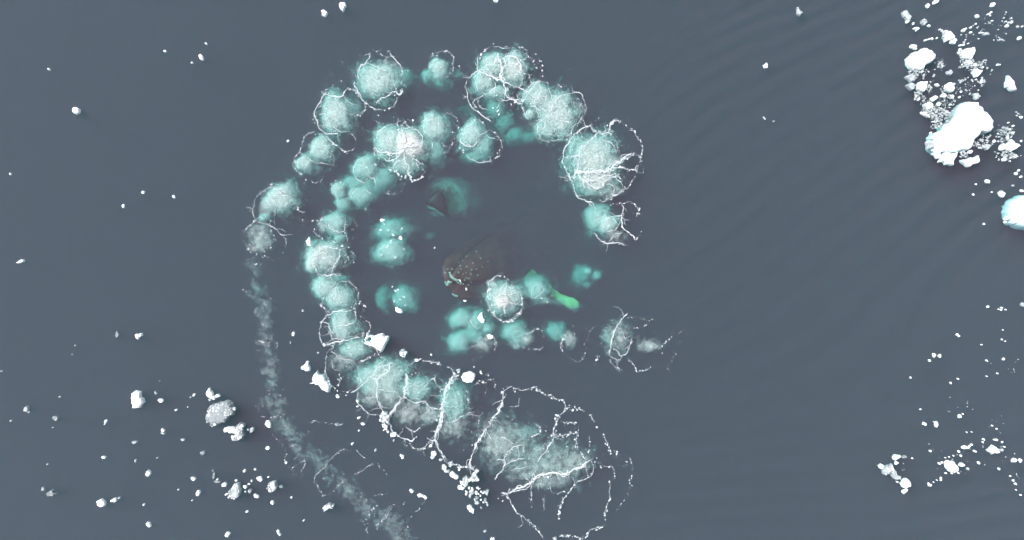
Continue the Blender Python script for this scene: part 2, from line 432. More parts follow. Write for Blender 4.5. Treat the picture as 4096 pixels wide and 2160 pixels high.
cloud('ring-shaped stretch of the fading bubble trail above the narrow ice chip',
      [(200, 575, 65, 45, .1, .4), (235, 610, 45, 40, .1, .3)],
      [('d', 4, [(130, 550), (160, 535), (175, 500), (200, 495)]), ('d', 3, [(120, 570), (118, 620), (150, 665)]),
       ('d', 4, [(210, 525), (260, 555), (275, 600), (240, 640)]), ('d', 3, [(300, 505), (250, 510)])], TRAIL, reg='I')
cloud('diagonal stretch of the fading bubble trail just below the narrow ice chip',
      [(245, 700, 62, 50, .18, .6), (295, 755, 50, 45, .2, .55), (335, 825, 45, 50, .15, .45)],
      [('d', 4, [(190, 665), (250, 660), (300, 670)]), ('d', 4, [(310, 830), (340, 800), (380, 770), (430, 740)]), ('d', 3, [(200, 760), (240, 800), (270, 850)]),
       ('d', 4, [(400, 690), (450, 690), (540, 705)])], TRAIL, reg='I', caps=1.5)
cloud('middle stretch of the fading bubble trail crossed by a thin foam line',
      [(425, 875, 62, 38, .25, .4), (480, 930, 48, 50, .22, .5), (520, 1000, 50, 38, .2, .4), (370, 880, 40, 40, .1, .3)],
      [('d', 5, [(270, 840), (275, 880), (270, 920), (300, 950), (330, 990), (370, 990)]), ('d', 4, [(300, 950), (350, 920), (380, 905), (410, 880)]),
       ('t', 3, [(435, 1030), (440, 1000), (480, 960), (510, 920)]), ('D', 4, [(510, 920), (550, 880), (580, 850), (640, 850), (680, 860), (720, 900)]),
       ('d', 4, [(390, 900), (380, 940), (365, 975)]),
       ('D', 4, [(440, 1030), (460, 1070), (490, 1105), (540, 1080), (580, 1040), (620, 1005), (670, 990), (700, 970), (740, 940), (790, 930)]),
       ('d', 3, [(790, 930), (830, 970), (840, 1000)])], TRAIL, reg='I')
cloud('lower stretch of the fading bubble trail with several short foam spurs',
      [(605, 1040, 50, 45, .15, .4), (640, 1090, 48, 48, .15, .45), (715, 1165, 60, 50, .12, .5)],
      [('D', 4, [(740, 1180), (730, 1240), (735, 1310)]), ('d', 5, [(680, 1250), (725, 1240)]), ('d', 5, [(740, 1225), (770, 1180), (810, 1140)]),
       ('d', 3, [(690, 1110), (750, 1125), (780, 1105), (850, 1095)])], TRAIL, reg='I', caps=1.4)
cloud('last stretch of the fading bubble trail running out at the bottom edge',
      [(800, 1220, 60, 50, .12, .45), (870, 1262, 60, 58, .12, .5), (930, 1335, 60, 50, .1, .5)],
      [('d', 4, [(780, 1310), (800, 1260), (840, 1230), (870, 1170), (950, 1150)]), ('d', 4, [(910, 1355), (950, 1300), (970, 1240), (1000, 1210), (1040, 1170), (1060, 1130)])], TRAIL, reg='I')
cloud('small turquoise cloud in a foam loop between the two largest northern rings',
      [(300, 335, 68, 78, .14, .9), (220, 390, 55, 45, .5, .9), (330, 430, 65, 50, .6, .7), (445, 385, 50, 38, .6, .4)],
      [('D', 5, [(240, 260), (270, 235), (320, 210), (370, 205), (410, 240), (415, 290), (405, 350)]),
       ('d', 4, [(230, 280), (235, 350), (260, 400), (300, 435), (350, 410), (400, 360)]), ('d', 4, [(440, 300), (480, 370)])], NET, reg='B')
cloud('big bright cloud at the top of the net with thick forked foam veins',
      [(735, 310, 120, 85, .10, 1.1), (655, 430, 95, 85, .14, 1.2), (885, 335, 105, 110, .06, .75), (755, 520, 95, 45, .16, .9), (750, 630, 75, 80, .6, .8)],
      [('s', 12, [(760, 225), (770, 290), (785, 360), (790, 430), (820, 490), (820, 540), (860, 580), (900, 590), (940, 600)]),
       ('s', 9, [(790, 430), (740, 410), (690, 390), (650, 370), (610, 350)]),
       ('s', 7, [(605, 255), (605, 310), (610, 350), (580, 375), (545, 395), (515, 450), (515, 520), (530, 590), (560, 640), (610, 680), (660, 720), (710, 745)]),
       ('s', 5, [(610, 350), (680, 310), (740, 290), (750, 240)]), ('s', 8, [(785, 370), (810, 320), (820, 240), (880, 240), (920, 280), (940, 330), (960, 380)]),
       ('s', 5, [(880, 240), (890, 210), (930, 185)]), ('s', 5, [(920, 280), (970, 260), (990, 210)]), ('s', 7, [(790, 430), (850, 460), (920, 490), (975, 520), (940, 590)]),
       ('s', 5, [(920, 490), (950, 430), (960, 380)]), ('s', 5, [(975, 520), (1010, 480), (1040, 450), (1090, 435)]), ('s', 7, [(740, 450), (720, 510), (660, 545), (600, 575), (560, 600)]),
       ('t', 4, [(660, 545), (690, 570)]), ('s', 5, [(600, 575), (605, 620), (640, 655), (680, 660)]), ('t', 5, [(560, 600), (600, 640)]), ('t', 5, [(690, 390), (740, 350), (760, 330)]),
       ('s', 5, [(820, 490), (810, 570), (800, 610)]), ('s', 5, [(1000, 380), (1010, 430), (1020, 460)]),
       ('D', 6, [(610, 250), (650, 210), (700, 170), (750, 165), (830, 180), (900, 165), (960, 185), (1030, 220), (1080, 270), (1100, 340), (1095, 400)]),
       ('D', 5, [(990, 240), (1040, 290), (1070, 340)]), ('d', 4, [(870, 600), (860, 680)]), ('d', 5, [(730, 640), (760, 660), (760, 700)]),
       ('t', 3, [(585, 440), (600, 500), (630, 540)]), ('t', 4, [(530, 480), (550, 540), (550, 580)]), ('d', 4, [(820, 740), (850, 700)])], NET, reg='B')
cloud('deep turquoise smear hanging below the big bright northern cloud',
      [(815, 740, 65, 85, .85, 1.0), (890, 850, 75, 60, .95, 1.0), (990, 870, 80, 38, 1.0, .8), (520, 660, 80, 50, 1.3, .5)], [], NET, reg='B')
cloud('smaller left half of the paired foam-veined clouds on the northeastern arc',
      [(1070, 555, 105, 110, .10, 1.1), (1010, 690, 38, 38, .08, .8), (1080, 680, 60, 50, .3, .6)],
      [('s', 5, [(1090, 435), (1040, 470), (1000, 520), (960, 580), (945, 640), (970, 700), (1010, 740)]), ('s', 7, [(1010, 630), (1050, 640), (1070, 660), (1130, 660)]),
       ('s', 5, [(1050, 640), (1050, 590), (1090, 560), (1140, 550)]), ('s', 5, [(1150, 450), (1160, 520), (1180, 570)]), ('t', 5, [(1070, 660), (1110, 620), (1150, 590)]),
       ('t', 4, [(1000, 640), (980, 690)]), ('t', 4, [(1090, 435), (1150, 450)]), ('t', 4, [(1000, 540), (1050, 560), (1090, 520), (1080, 470)])], NET, reg='B', caps=1.5)
cloud('larger right half of the paired foam-veined clouds on the northeastern arc',
      [(1220, 690, 145, 150, .10, 1.15), (1140, 810, 90, 60, .14, .9), (1270, 570, 65, 45, .1, .6), (1380, 640, 50, 60, .1, .3)],
      [('s', 5, [(1210, 570), (1260, 540), (1340, 530), (1400, 530), (1430, 590), (1445, 650), (1410, 710), (1380, 760), (1340, 800), (1330, 850), (1290, 900)]),
       ('s', 5, [(1060, 770), (1080, 850), (1110, 890), (1180, 900), (1250, 890)]), ('s', 7, [(1210, 580), (1180, 630), (1160, 680), (1110, 730), (1060, 770)]),
       ('s', 5, [(1170, 670), (1190, 720), (1250, 740), (1310, 760), (1340, 800)]), ('t', 5, [(1170, 640), (1230, 640), (1260, 680), (1220, 720)]), ('t', 4, [(1130, 730), (1120, 800)]),
       ('t', 4, [(1160, 680), (1150, 750)]), ('t', 4, [(1250, 740), (1270, 800), (1300, 850)]), ('t', 4, [(1210, 580), (1270, 600), (1310, 650), (1310, 700)]), ('t', 4, [(1190, 780), (1210, 840), (1240, 870)]),
       ('d', 5, [(1120, 900), (1150, 940), (1220, 935)]), ('d', 5, [(1180, 560), (1200, 500), (1280, 470)]), ('d', 5, [(1450, 660), (1490, 680)]), ('D', 5, [(1340, 560), (1380, 590), (1400, 640)])], NET, reg='B', caps=1.6)
cloud('large eastern cloud in a wide foam ring crossed by a thick white bar of foam',
      [(560, 800, 140, 135, .09, .75), (580, 925, 120, 70, .06, 1.5), (455, 720, 48, 60, .35, .9), (690, 830, 60, 50, .06, .5), (500, 965, 50, 38, .45, .8), (410, 850, 45, 80, .5, .5), (660, 1000, 90, 50, .1, .35)],
      [('s', 10, [(545, 605), (590, 650), (655, 650), (670, 600), (700, 580), (725, 590)]), ('s', 7, [(590, 650), (550, 690), (500, 740), (470, 780), (400, 795), (380, 800)]),
       ('s', 8, [(545, 610), (490, 630), (450, 660), (410, 720), (380, 770), (385, 850), (410, 900), (440, 950), (450, 1000), (480, 1045), (560, 1075)]),
       ('s', 8, [(480, 790), (460, 880), (440, 930)]), ('s', 12, [(455, 880), (520, 890), (600, 885), (650, 875), (700, 840), (740, 810), (790, 770)]),
       ('s', 7, [(650, 875), (720, 860), (760, 870), (805, 875), (830, 850)]), ('s', 9, [(460, 890), (510, 940), (560, 980), (600, 990), (640, 940), (700, 915), (740, 930)]),
       ('s', 7, [(500, 900), (540, 940), (600, 930), (650, 900)]), ('s', 6, [(520, 930), (560, 960), (590, 950)]), ('t', 5, [(600, 990), (610, 1010)]), ('s', 5, [(640, 960), (680, 970), (690, 1020)]),
       ('t', 5, [(480, 850), (520, 825)]), ('s', 5, [(655, 650), (690, 690), (710, 740), (700, 780)]), ('t', 4, [(620, 690), (680, 720), (700, 770)]), ('t', 4, [(560, 800), (590, 790), (600, 830)]),
       ('s', 5, [(700, 915), (740, 980), (700, 1030)]), ('D', 6, [(725, 590), (780, 620), (820, 660), (850, 720), (855, 780), (830, 870), (800, 940), (760, 990), (700, 1030), (640, 1060), (600, 1070)]),
       ('D', 6, [(790, 770), (840, 790)]), ('D', 5, [(740, 810), (780, 800)]), ('d', 5, [(545, 605), (595, 565)]), ('s', 5, [(450, 680), (430, 740), (430, 790)])], NET, reg='C', caps=1.2)
cloud('turquoise and white cloud with crooked foam branches at the eastern end of the outer arc',
      [(590, 1160, 62, 78, .32, 1.5), (650, 1200, 55, 55, .12, 1.0), (700, 1270, 60, 50, .05, .25)],
      [('s', 7, [(740, 1080), (740, 1150), (740, 1220), (780, 1250), (820, 1300)]), ('s', 5, [(740, 1150), (690, 1155), (640, 1170)]), ('s', 5, [(740, 1150), (715, 1200), (690, 1240), (640, 1250)]),
       ('s', 7, [(565, 1250), (600, 1290), (640, 1320), (690, 1310), (745, 1330)]), ('s', 5, [(650, 1310), (690, 1270), (740, 1250)]), ('D', 6, [(740, 1080), (790, 1070), (835, 1110), (825, 1150)]),
       ('D', 6, [(860, 1240), (830, 1290)]), ('t', 3, [(570, 1200), (590, 1170), (640, 1150)]), ('d', 4, [(640, 1085), (690, 1080), (740, 1080)])], NET, reg='C')
# ------------------------------------------------------------------ inner arc
cloud('brightest white cloud of the inner arc with a star of thick foam',
      [(1290, 900, 120, 115, .13, 1.5), (1430, 930, 105, 115, .04, 2.2), (1400, 1070, 100, 80, .15, 1.4), (1250, 1010, 70, 50, .4, .8)],
      [('s', 6, [(1370, 790), (1310, 770), (1250, 785), (1200, 830), (1165, 890), (1155, 950), (1160, 1000), (1200, 1020), (1245, 1050)]),
       ('D', 6, [(1160, 1000), (1200, 1050), (1260, 1100), (1300, 1130), (1350, 1165), (1400, 1190), (1415, 1150)]),
       ('s', 10, [(1390, 960), (1400, 900), (1385, 840), (1370, 790)]), ('s', 11, [(1390, 960), (1450, 940), (1520, 930)]), ('s', 9, [(1390, 960), (1350, 1000), (1280, 990), (1200, 990), (1165, 950)]),
       ('s', 8, [(1350, 1000), (1310, 1040), (1245, 1050)]), ('s', 8, [(1390, 960), (1440, 1010), (1490, 1050), (1545, 1090)]), ('s', 7, [(1390, 980), (1400, 1060), (1420, 1100), (1415, 1150)]),
       ('s', 6, [(1520, 930), (1530, 870), (1490, 820), (1440, 800), (1390, 800)]), ('t', 4, [(1300, 880), (1320, 920)]), ('t', 5, [(1490, 880), (1465, 860)]), ('s', 6, [(1280, 880), (1300, 940), (1340, 990)]),
       ('s', 6, [(1490, 1050), (1500, 1110)]), ('D', 6, [(1545, 1090), (1545, 1140), (1500, 1150)]), ('s', 6, [(1300, 1130), (1310, 1080), (1350, 1050)]), ('D', 7, [(1415, 1150), (1450, 1215), (1500, 1200), (1540, 1170)]),
       ('d', 5, [(1310, 760), (1380, 745), (1440, 740)])], NET, caps=2.2)
cloud('egg-shaped turquoise cloud with curled foam, right of the brightest inner cloud',
      [(262, 790, 108, 100, .14, 1.4), (265, 940, 75, 115, .4, 1.3), (190, 900, 40, 90, .45, .9)],
      [('t', 4, [(165, 760), (180, 745), (220, 740), (270, 730), (295, 715)]), ('s', 4, [(295, 715), (300, 780), (290, 820), (250, 840)]), ('s', 4, [(340, 830), (335, 855), (300, 900)]),
       ('D', 5, [(340, 700), (380, 680), (430, 710), (460, 760)]), ('d', 5, [(370, 780), (405, 760), (410, 720)]), ('D', 6, [(410, 830), (420, 880), (390, 950), (380, 970), (340, 1000)]),
       ('d', 4, [(165, 760), (200, 690), (240, 665)]), ('t', 4, [(240, 900), (260, 960)]), ('t', 4, [(330, 910), (350, 950)]), ('t', 3, [(190, 760), (180, 820), (220, 850)])], NET, reg='B')
cloud('turquoise cloud in a tilted foam oval with a dark gap',
      [(555, 850, 95, 100, .16, 1.4), (640, 930, 75, 90, .35, 1.2), (600, 1015, 95, 42, .5, .8)],
      [('D', 6, [(660, 780), (620, 740), (560, 735), (510, 750), (460, 770), (430, 830), (435, 890), (470, 960), (510, 1000)]),
       ('s', 5, [(510, 1000), (550, 1040), (620, 1070), (680, 1060), (740, 1040)]), ('D', 5, [(740, 1040), (770, 1000), (790, 940), (780, 890), (740, 840), (690, 820), (660, 840)]),
       ('s', 7, [(470, 880), (490, 930), (560, 940), (600, 910)]), ('s', 4, [(600, 910), (615, 870), (600, 830)]), ('t', 4, [(660, 840), (620, 850)]), ('t', 4, [(620, 960), (640, 1010)]),
       ('t', 3, [(660, 840), (700, 880), (750, 885)])], NET, reg='B')
cloud('greenest elongated cloud of the inner arc, lower left of the brightest one',
      [(1090, 1105, 88, 95, .28, 1.6), (1200, 1185, 110, 85, .5, 1.4), (1050, 1320, 95, 75, .33, 1.6), (1000, 1230, 90, 60, .5, .9), (1120, 1270, 80, 60, .55, 1.0)],
      [('s', 4, [(1080, 1020), (1030, 1050), (1000, 1100), (995, 1150), (1030, 1200), (1080, 1230)]), ('s', 5, [(1120, 1180), (1115, 1120), (1080, 1080)]), ('t', 5, [(1120, 1180), (1080, 1210)]),
       ('t', 5, [(1120, 1180), (1160, 1195), (1165, 1250)]), ('d', 5, [(1165, 1080), (1250, 1100), (1300, 1130), (1380, 1220), (1370, 1280), (1310, 1310), (1250, 1300)]),
       ('t', 3, [(975, 190), (980, 150), (1020, 120)], 'D'), ('t', 4, [(1090, 100), (1130, 150)], 'D'), ('d', 5, [(990, 270), (1050, 270), (1110, 275), (1160, 265), (1220, 150)], 'D')], NET, caps=1.2)
cloud('small pale cloud beside the greenest one, with a dotted foam crescent on its left',
      [(880, 120, 52, 65, .18, .9), (915, 215, 62, 60, .35, .8)],
      [('D', 4, [(915, 110), (900, 60), (880, 45), (840, 50), (825, 100), (830, 140)]), ('d', 4, [(870, 200), (890, 260), (940, 290)])], NET, reg='D')
cloud('turquoise cloud with a small foam triangle, just above the bright ringed western cloud',
      [(855, 380, 85, 85, .26, 1.3), (765, 395, 50, 60, .14, .6), (890, 480, 50, 38, .35, 1.0)],
      [('t', 5, [(800, 370), (810, 410), (850, 430), (920, 435), (930, 340)]), ('t', 5, [(920, 435), (945, 470), (945, 530)]), ('D', 4, [(780, 320), (740, 350), (720, 400), (695, 430), (710, 460), (760, 490)]),
       ('D', 5, [(830, 500), (870, 540), (960, 555)]), ('d', 3, [(1010, 340), (1020, 400), (980, 440)])], NET, reg='D', extra=[(682, 360, 9), (715, 357, 7)])
cloud('bright round cloud on the western inner arc with a curled foam loop',
      [(755, 625, 130, 108, .10, 1.5), (680, 690, 52, 55, .07, 1.0), (830, 690, 80, 80, .05, .4)],
      [('s', 7, [(670, 680), (700, 640), (740, 590), (785, 560), (840, 570), (890, 580), (890, 630), (870, 680), (840, 720), (830, 770)]),
       ('s', 6, [(670, 680), (700, 720), (740, 770), (780, 785), (850, 770), (900, 770)]), ('s', 4, [(740, 600), (760, 640), (820, 630), (840, 660), (870, 660)]),
       ('D', 6, [(890, 580), (930, 610), (950, 660), (930, 700), (880, 720)]), ('t', 5, [(740, 690), (745, 730)]), ('t', 4, [(760, 640), (735, 690)]), ('s', 6, [(720, 770), (800, 775), (910, 770)]),
       ('d', 4, [(980, 590), (1000, 640), (970, 690)])], NET, reg='D', caps=1.4)
cloud('pale turquoise cloud under the bright ringed western cloud, veined like a leaf',
      [(775, 870, 92, 82, .18, 1.3), (885, 950, 98, 90, .16, 1.3), (860, 810, 85, 38, .5, 1.0)],
      [('s', 5, [(950, 820), (905, 830), (865, 865), (820, 910), (780, 930)]), ('D', 6, [(780, 930), (760, 980), (750, 1030)]), ('t', 5, [(865, 865), (855, 920), (850, 960)]),
       ('t', 5, [(865, 865), (890, 940), (890, 980)]), ('t', 3, [(840, 820), (790, 850), (760, 880), (750, 910)]), ('D', 5, [(960, 820), (1000, 860), (1030, 910), (1035, 970), (1020, 1010)]),
       ('d', 5, [(1050, 980), (1090, 1010), (1080, 1060)])], NET, reg='D')
cloud('cloud framed by a square of foam, upper left of the holed ice floe',
      [(330, 175, 92, 100, .14, .9), (430, 220, 70, 55, .3, .5), (320, 270, 80, 60, .05, .4)],
      [('s', 8, [(200, 130), (250, 100), (320, 85), (390, 75), (435, 65)]), ('s', 6, [(435, 65), (430, 120), (430, 170)]), ('t', 4, [(430, 170), (380, 190), (330, 200), (270, 205)]),
       ('s', 6, [(200, 130), (165, 165), (155, 220), (160, 290), (185, 340)]), ('s', 7, [(165, 165), (215, 180), (235, 220), (250, 280), (265, 320)]),
       ('s', 9, [(200, 345), (265, 335), (330, 320), (400, 305), (450, 290), (500, 275)]), ('t', 4, [(250, 150), (270, 210), (270, 260)]), ('d', 5, [(440, 170), (470, 150), (500, 120)]),
       ('D', 6, [(510, 160), (545, 190), (545, 240)]), ('t', 3, [(190, 210), (225, 250), (250, 300)]), ('D', 5, [(160, 30), (215, 90), (250, 60)]), ('d', 5, [(450, 20), (510, 40), (490, 80)])], NET, reg='G', caps=1.5)
cloud('faint cloud with a long hanging foam curtain, left below the holed ice floe',
      [(425, 375, 115, 65, .16, .8), (340, 470, 120, 75, .05, .3)],
      [('s', 6, [(265, 335), (240, 380), (210, 410), (200, 470), (193, 560)]), ('D', 6, [(193, 560), (220, 630), (260, 670), (300, 710), (390, 720)]), ('s', 5, [(240, 400), (280, 430), (330, 460), (410, 470)]),
       ('t', 4, [(410, 470), (440, 520), (460, 520)]), ('s', 5, [(480, 300), (490, 330), (540, 360), (590, 390), (630, 440), (660, 460)]), ('D', 5, [(460, 490), (520, 460), (570, 430), (610, 430)]),
       ('t', 4, [(240, 460), (260, 530), (320, 550)]), ('D', 5, [(315, 510), (310, 600), (300, 670)]), ('d', 3, [(330, 590), (400, 590)])], NET, reg='G', caps=2.0)
cloud('broad cloud with a forked white foam tree, below the holed ice floe',
      [(640, 600, 175, 125, .13, 1.0), (560, 740, 100, 85, .06, .5), (690, 740, 90, 90, .06, .5)],
      [('t', 5, [(460, 520), (455, 580), (470, 640), (430, 700)]), ('s', 8, [(550, 600), (590, 630), (600, 690), (605, 760), (635, 830), (650, 870)]), ('s', 6, [(550, 600), (500, 640), (450, 690), (400, 720)]),
       ('s', 7, [(590, 630), (640, 580), (690, 545), (700, 500), (740, 490)]), ('t', 5, [(690, 545), (640, 540)]), ('t', 5, [(700, 500), (650, 510), (610, 520)]), ('s', 6, [(660, 460), (610, 510), (580, 560), (550, 600)]),
       ('s', 6, [(445, 700), (445, 770), (480, 830), (540, 880), (600, 890)]), ('t', 4, [(605, 760), (550, 760), (500, 800)]), ('t', 4, [(605, 690), (680, 710), (760, 715)]), ('t', 5, [(635, 830), (580, 840), (540, 860)]),
       ('d', 5, [(740, 490), (790, 540), (810, 580)])], NET, reg='G', caps=1.6)
cloud('wide dim cloud between two thick foam seams on the southern arc',
      [(895, 690, 115, 88, .2, .9), (860, 870, 155, 110, .05, .35), (1010, 890, 70, 75, .1, .6)],
      [('D', 6, [(1100, 500), (1060, 490), (930, 460), (890, 475), (840, 510), (820, 545)]), ('s', 10, [(835, 570), (825, 640), (810, 700), (805, 740), (760, 800), (710, 860), (685, 920), (690, 960)]),
       ('s', 7, [(805, 740), (850, 780), (900, 800), (960, 785), (1010, 830), (1070, 850)]), ('t', 5, [(860, 770), (920, 770), (980, 790)]), ('s', 5, [(960, 680), (1010, 620), (1045, 600), (1060, 570)]),
       ('s', 5, [(1045, 600), (1060, 650), (1110, 705)]), ('t', 4, [(770, 830), (810, 870), (820, 910)]), ('s', 8, [(690, 960), (720, 1020), (770, 1060), (820, 1085), (860, 1090), (900, 1060)]),
       ('s', 6, [(820, 980), (860, 1015), (900, 1025), (935, 975)]), ('D', 7, [(730, 1040), (790, 1090), (850, 1130)]), ('t', 5, [(930, 850), (950, 900)]), ('d', 4, [(880, 580), (960, 570)]), ('D', 6, [(850, 1130), (920, 1160), (980, 1140)])], NET, reg='G', caps=2.0)
cloud('turquoise cloud right of the thickest foam seam, below the round white floe',
      [(1195, 790, 105, 130, .28, .9), (1190, 980, 125, 105, .05, .32)],
      [('s', 13, [(1230, 590), (1180, 600), (1150, 660), (1120, 720), (1105, 800), (1100, 870), (1085, 950), (1060, 1020), (1050, 1090)]), ('s', 7, [(1130, 700), (1115, 800), (1085, 900), (1080, 990), (1040, 1060)]),
       ('s', 7, [(1050, 1090), (1000, 1110), (970, 1140), (930, 1160)]), ('s', 7, [(1050, 1090), (1060, 1140), (1100, 1180)]), ('t', 5, [(1070, 850), (1100, 840)]),
       ('s', 5, [(1110, 950), (1190, 945), (1240, 910), (1290, 885), (1350, 860)]), ('t', 4, [(1290, 890), (1350, 890), (1395, 895), (1420, 870)]), ('d', 5, [(1395, 895), (1390, 980)]),
       ('d', 4, [(1090, 1040), (1180, 1035), (1270, 990)]), ('d', 4, [(1300, 760), (1300, 840)]), ('t', 4, [(1000, 745), (1110, 745)]), ('D', 7, [(1140, 520), (1170, 535), (1200, 580), (1240, 580)]),
       ('d', 5, [(1350, 640), (1430, 630), (1500, 610)]), ('d', 5, [(1500, 640), (1545, 690)]), ('d', 4, [(1440, 670), (1440, 730), (1400, 740)]),
       ('D', 8, [(1090, 1180), (1130, 1250), (1200, 1280), (1290, 1300)]), ('s', 6, [(1050, 1090), (1100, 1190), (1140, 1250)])], NET, reg='G', caps=1.8)
cloud('widest and faintest cloud, a ragged foam cobweb at the bottom of the net',
      [(620, 650, 190, 170, .08, .36), (770, 530, 100, 60, .3, .5), (1160, 760, 115, 100, .08, .34), (950, 895, 190, 70, .08, .34), (890, 700, 220, 130, .2, .34), (1000, 800, 270, 170, .1, .22), (560, 560, 200, 170, .1, .2), (740, 830, 130, 80, .08, .3)],
      [('s', 9, [(600, 230), (590, 300), (570, 360), (520, 430), (490, 480), (450, 530), (410, 600), (380, 660), (350, 730), (345, 790), (370, 830)]), ('D', 9, [(580, 240), (620, 210), (660, 180), (690, 190)]),
       ('D', 7, [(690, 200), (760, 210), (830, 190), (890, 230), (950, 260), (1000, 275), (1060, 300), (1080, 350)]), ('t', 4, [(450, 520), (490, 560), (510, 600)]),
       ('s', 7, [(530, 890), (580, 840), (610, 790), (610, 730), (640, 680), (690, 640), (750, 635), (745, 690)]), ('s', 6, [(610, 790), (650, 760), (700, 745), (760, 735)]), ('t', 5, [(690, 640), (650, 600), (590, 570)]),
       ('t', 5, [(550, 740), (610, 740)]), ('t', 4, [(610, 830), (680, 815), (770, 795)]), ('D', 6, [(750, 635), (770, 590), (830, 565), (870, 540), (880, 500), (850, 470)]), ('t', 4, [(770, 595), (730, 555)]),
       ('s', 12, [(640, 1000), (700, 970), (760, 950), (810, 920), (860, 870), (920, 855), (1000, 850), (1070, 855), (1130, 825), (1190, 800), (1230, 770), (1280, 740)]),
       ('s', 8, [(860, 755), (890, 710), (930, 670), (960, 630), (985, 580), (1000, 565)]), ('D', 9, [(985, 560), (985, 500), (1010, 440), (1010, 410), (1050, 390), (1080, 350), (1150, 345)]),
       ('D', 7, [(1150, 350), (1210, 370), (1260, 400), (1290, 440), (1330, 490), (1370, 550), (1390, 610), (1420, 690)]), ('D', 5, [(870, 490), (940, 520), (970, 550)]),
       ('D', 6, [(1000, 565), (1060, 555), (1120, 545), (1165, 530), (1175, 490), (1140, 460), (1040, 460)]), ('D', 6, [(1165, 540), (1160, 650), (1200, 700), (1230, 750)]), ('d', 6, [(1250, 570), (1265, 620), (1250, 700)]),
       ('D', 6, [(1300, 740), (1350, 790), (1410, 795), (1440, 810), (1440, 880), (1420, 910), (1410, 980), (1415, 1050), (1380, 1120), (1380, 1210)]), ('d', 6, [(1420, 690), (1480, 690), (1460, 740), (1470, 780), (1520, 790), (1560, 740)]),
       ('t', 5, [(1270, 760), (1290, 820), (1260, 880), (1190, 905), (1150, 915)]), ('D', 7, [(1150, 920), (1110, 980), (1060, 1045), (1030, 1100), (1025, 1190)]), ('t', 4, [(1120, 870), (1140, 920)]),
       ('D', 5, [(810, 930), (815, 1000), (820, 1110)]), ('t', 4, [(850, 930), (870, 980)]), ('t', 4, [(945, 935), (970, 990)]), ('D', 6, [(910, 1035), (910, 1100), (925, 1150)]), ('s', 6, [(830, 880), (840, 830)]),
       ('D', 5, [(1010, 1000), (1060, 990)]), ('s', 11, [(590, 1000), (630, 1005), (640, 1040)]), ('s', 7, [(640, 1040), (670, 1100), (700, 1150), (760, 1190), (830, 1240)]), ('D', 8, [(550, 1040), (590, 1050), (580, 1080)]),
       ('D', 8, [(830, 1240), (880, 1310), (900, 1340)]), ('D', 7, [(1030, 1335), (1100, 1320), (1180, 1340), (1240, 1330), (1270, 1280), (1340, 1260), (1400, 1240)]),
       ('d', 5, [(1560, 730), (1590, 800), (1570, 900), (1570, 990), (1500, 1080), (1470, 1180)]), ('t', 4, [(1230, 790), (1240, 870)]), ('t', 4, [(720, 270), (710, 330), (650, 335)]),
       ('D', 7, [(220, 780), (300, 800), (340, 800)]), ('d', 5, [(430, 70), (510, 100)]), ('d', 5, [(370, 150), (450, 150), (500, 130)]), ('d', 5, [(520, 170), (570, 200)]), ('d', 4, [(320, 190), (330, 350)])], NET, reg='H', caps=1.6)
# ------------------------------------------------------------------ clouds inside the spiral
INN = 'bubble clouds inside the spiral'
cloud('figure-eight turquoise cloud with two small ice chips floating on it',
      [(1290, 425, 105, 78, .5, 1.9), (1290, 590, 110, 95, .34, 2.0)], [], INN, reg='D',
      extra=[(1205, 430, 9), (1270, 430, 9), (1305, 465, 11), (1375, 415, 9), (1215, 625, 9), (1265, 555, 12), (1285, 515, 10), (1320, 640, 9), (1170, 420, 7), (1390, 580, 8), (1240, 385, 6)])
cloud('turquoise patch with an ice chip on its lower edge, below the figure-eight cloud',
      [(1390, 960, 85, 85, .55, 1.6), (1450, 990, 60, 60, .9, .6)], [], INN, reg='D', extra=[(1300, 870, 9), (1330, 900, 11), (1355, 962, 9), (1390, 945, 9), (1310, 985, 9), (1400, 1010, 7)])
cloud('dim blue green puff left of the turquoise patch below the figure-eight cloud', [(1220, 960, 55, 80, .9, .7)], [], INN, reg='D')
cloud('dim blue green puff at the edge of the deep, right of the figure-eight cloud', [(270, 660, 55, 35, 1.4, .6)], [], INN, reg='E')
cloud('bright white foam-capped cloud beside the brown whale head',
      [(622, 375, 118, 115, .10, 1.7), (600, 400, 60, 60, .03, 1.2), (530, 260, 45, 40, .05, .5)],
      [('D', 7, [(500, 300), (490, 350), (490, 420), (520, 480), (570, 530), (640, 560), (710, 520), (750, 450), (750, 390), (740, 340), (690, 300), (640, 280)]), ('s', 5, [(620, 230), (640, 270), (620, 310), (600, 340)]),
       ('s', 6, [(620, 340), (560, 360), (500, 330)]), ('s', 7, [(620, 340), (640, 400), (620, 450), (620, 490)]), ('s', 5, [(640, 400), (700, 420), (740, 400)]), ('s', 5, [(640, 400), (580, 420), (510, 430)]),
       ('s', 5, [(640, 350), (700, 330)]), ('D', 6, [(490, 290), (500, 240), (540, 210), (600, 195), (650, 235)]), ('D', 7, [(640, 560), (690, 530), (745, 470), (760, 410)])], INN, reg='F', caps=2.6)
cloud('turquoise cloud touching the bright green flipper',
      [(870, 310, 85, 78, .38, 1.5), (930, 390, 45, 35, .3, .5), (880, 260, 80, 50, .8, .7), (1040, 405, 75, 34, .75, .5), (1150, 435, 70, 42, .75, .4)], [('t', 2.5, [(830, 290), (860, 265), (910, 280), (910, 320), (870, 360), (830, 370), (825, 320), (830, 290)])], INN, reg='F', extra=[(990, 355, 6), (905, 375, 7), (950, 405, 6)])
cloud('dim broken blue puff far right of the white foam-capped cloud', [(1215, 195, 70, 65, .95, .8), (1260, 165, 30, 22, .5, .7), (1330, 195, 38, 32, .7, .7), (1255, 270, 38, 28, .7, .6)], [], INN, reg='F')
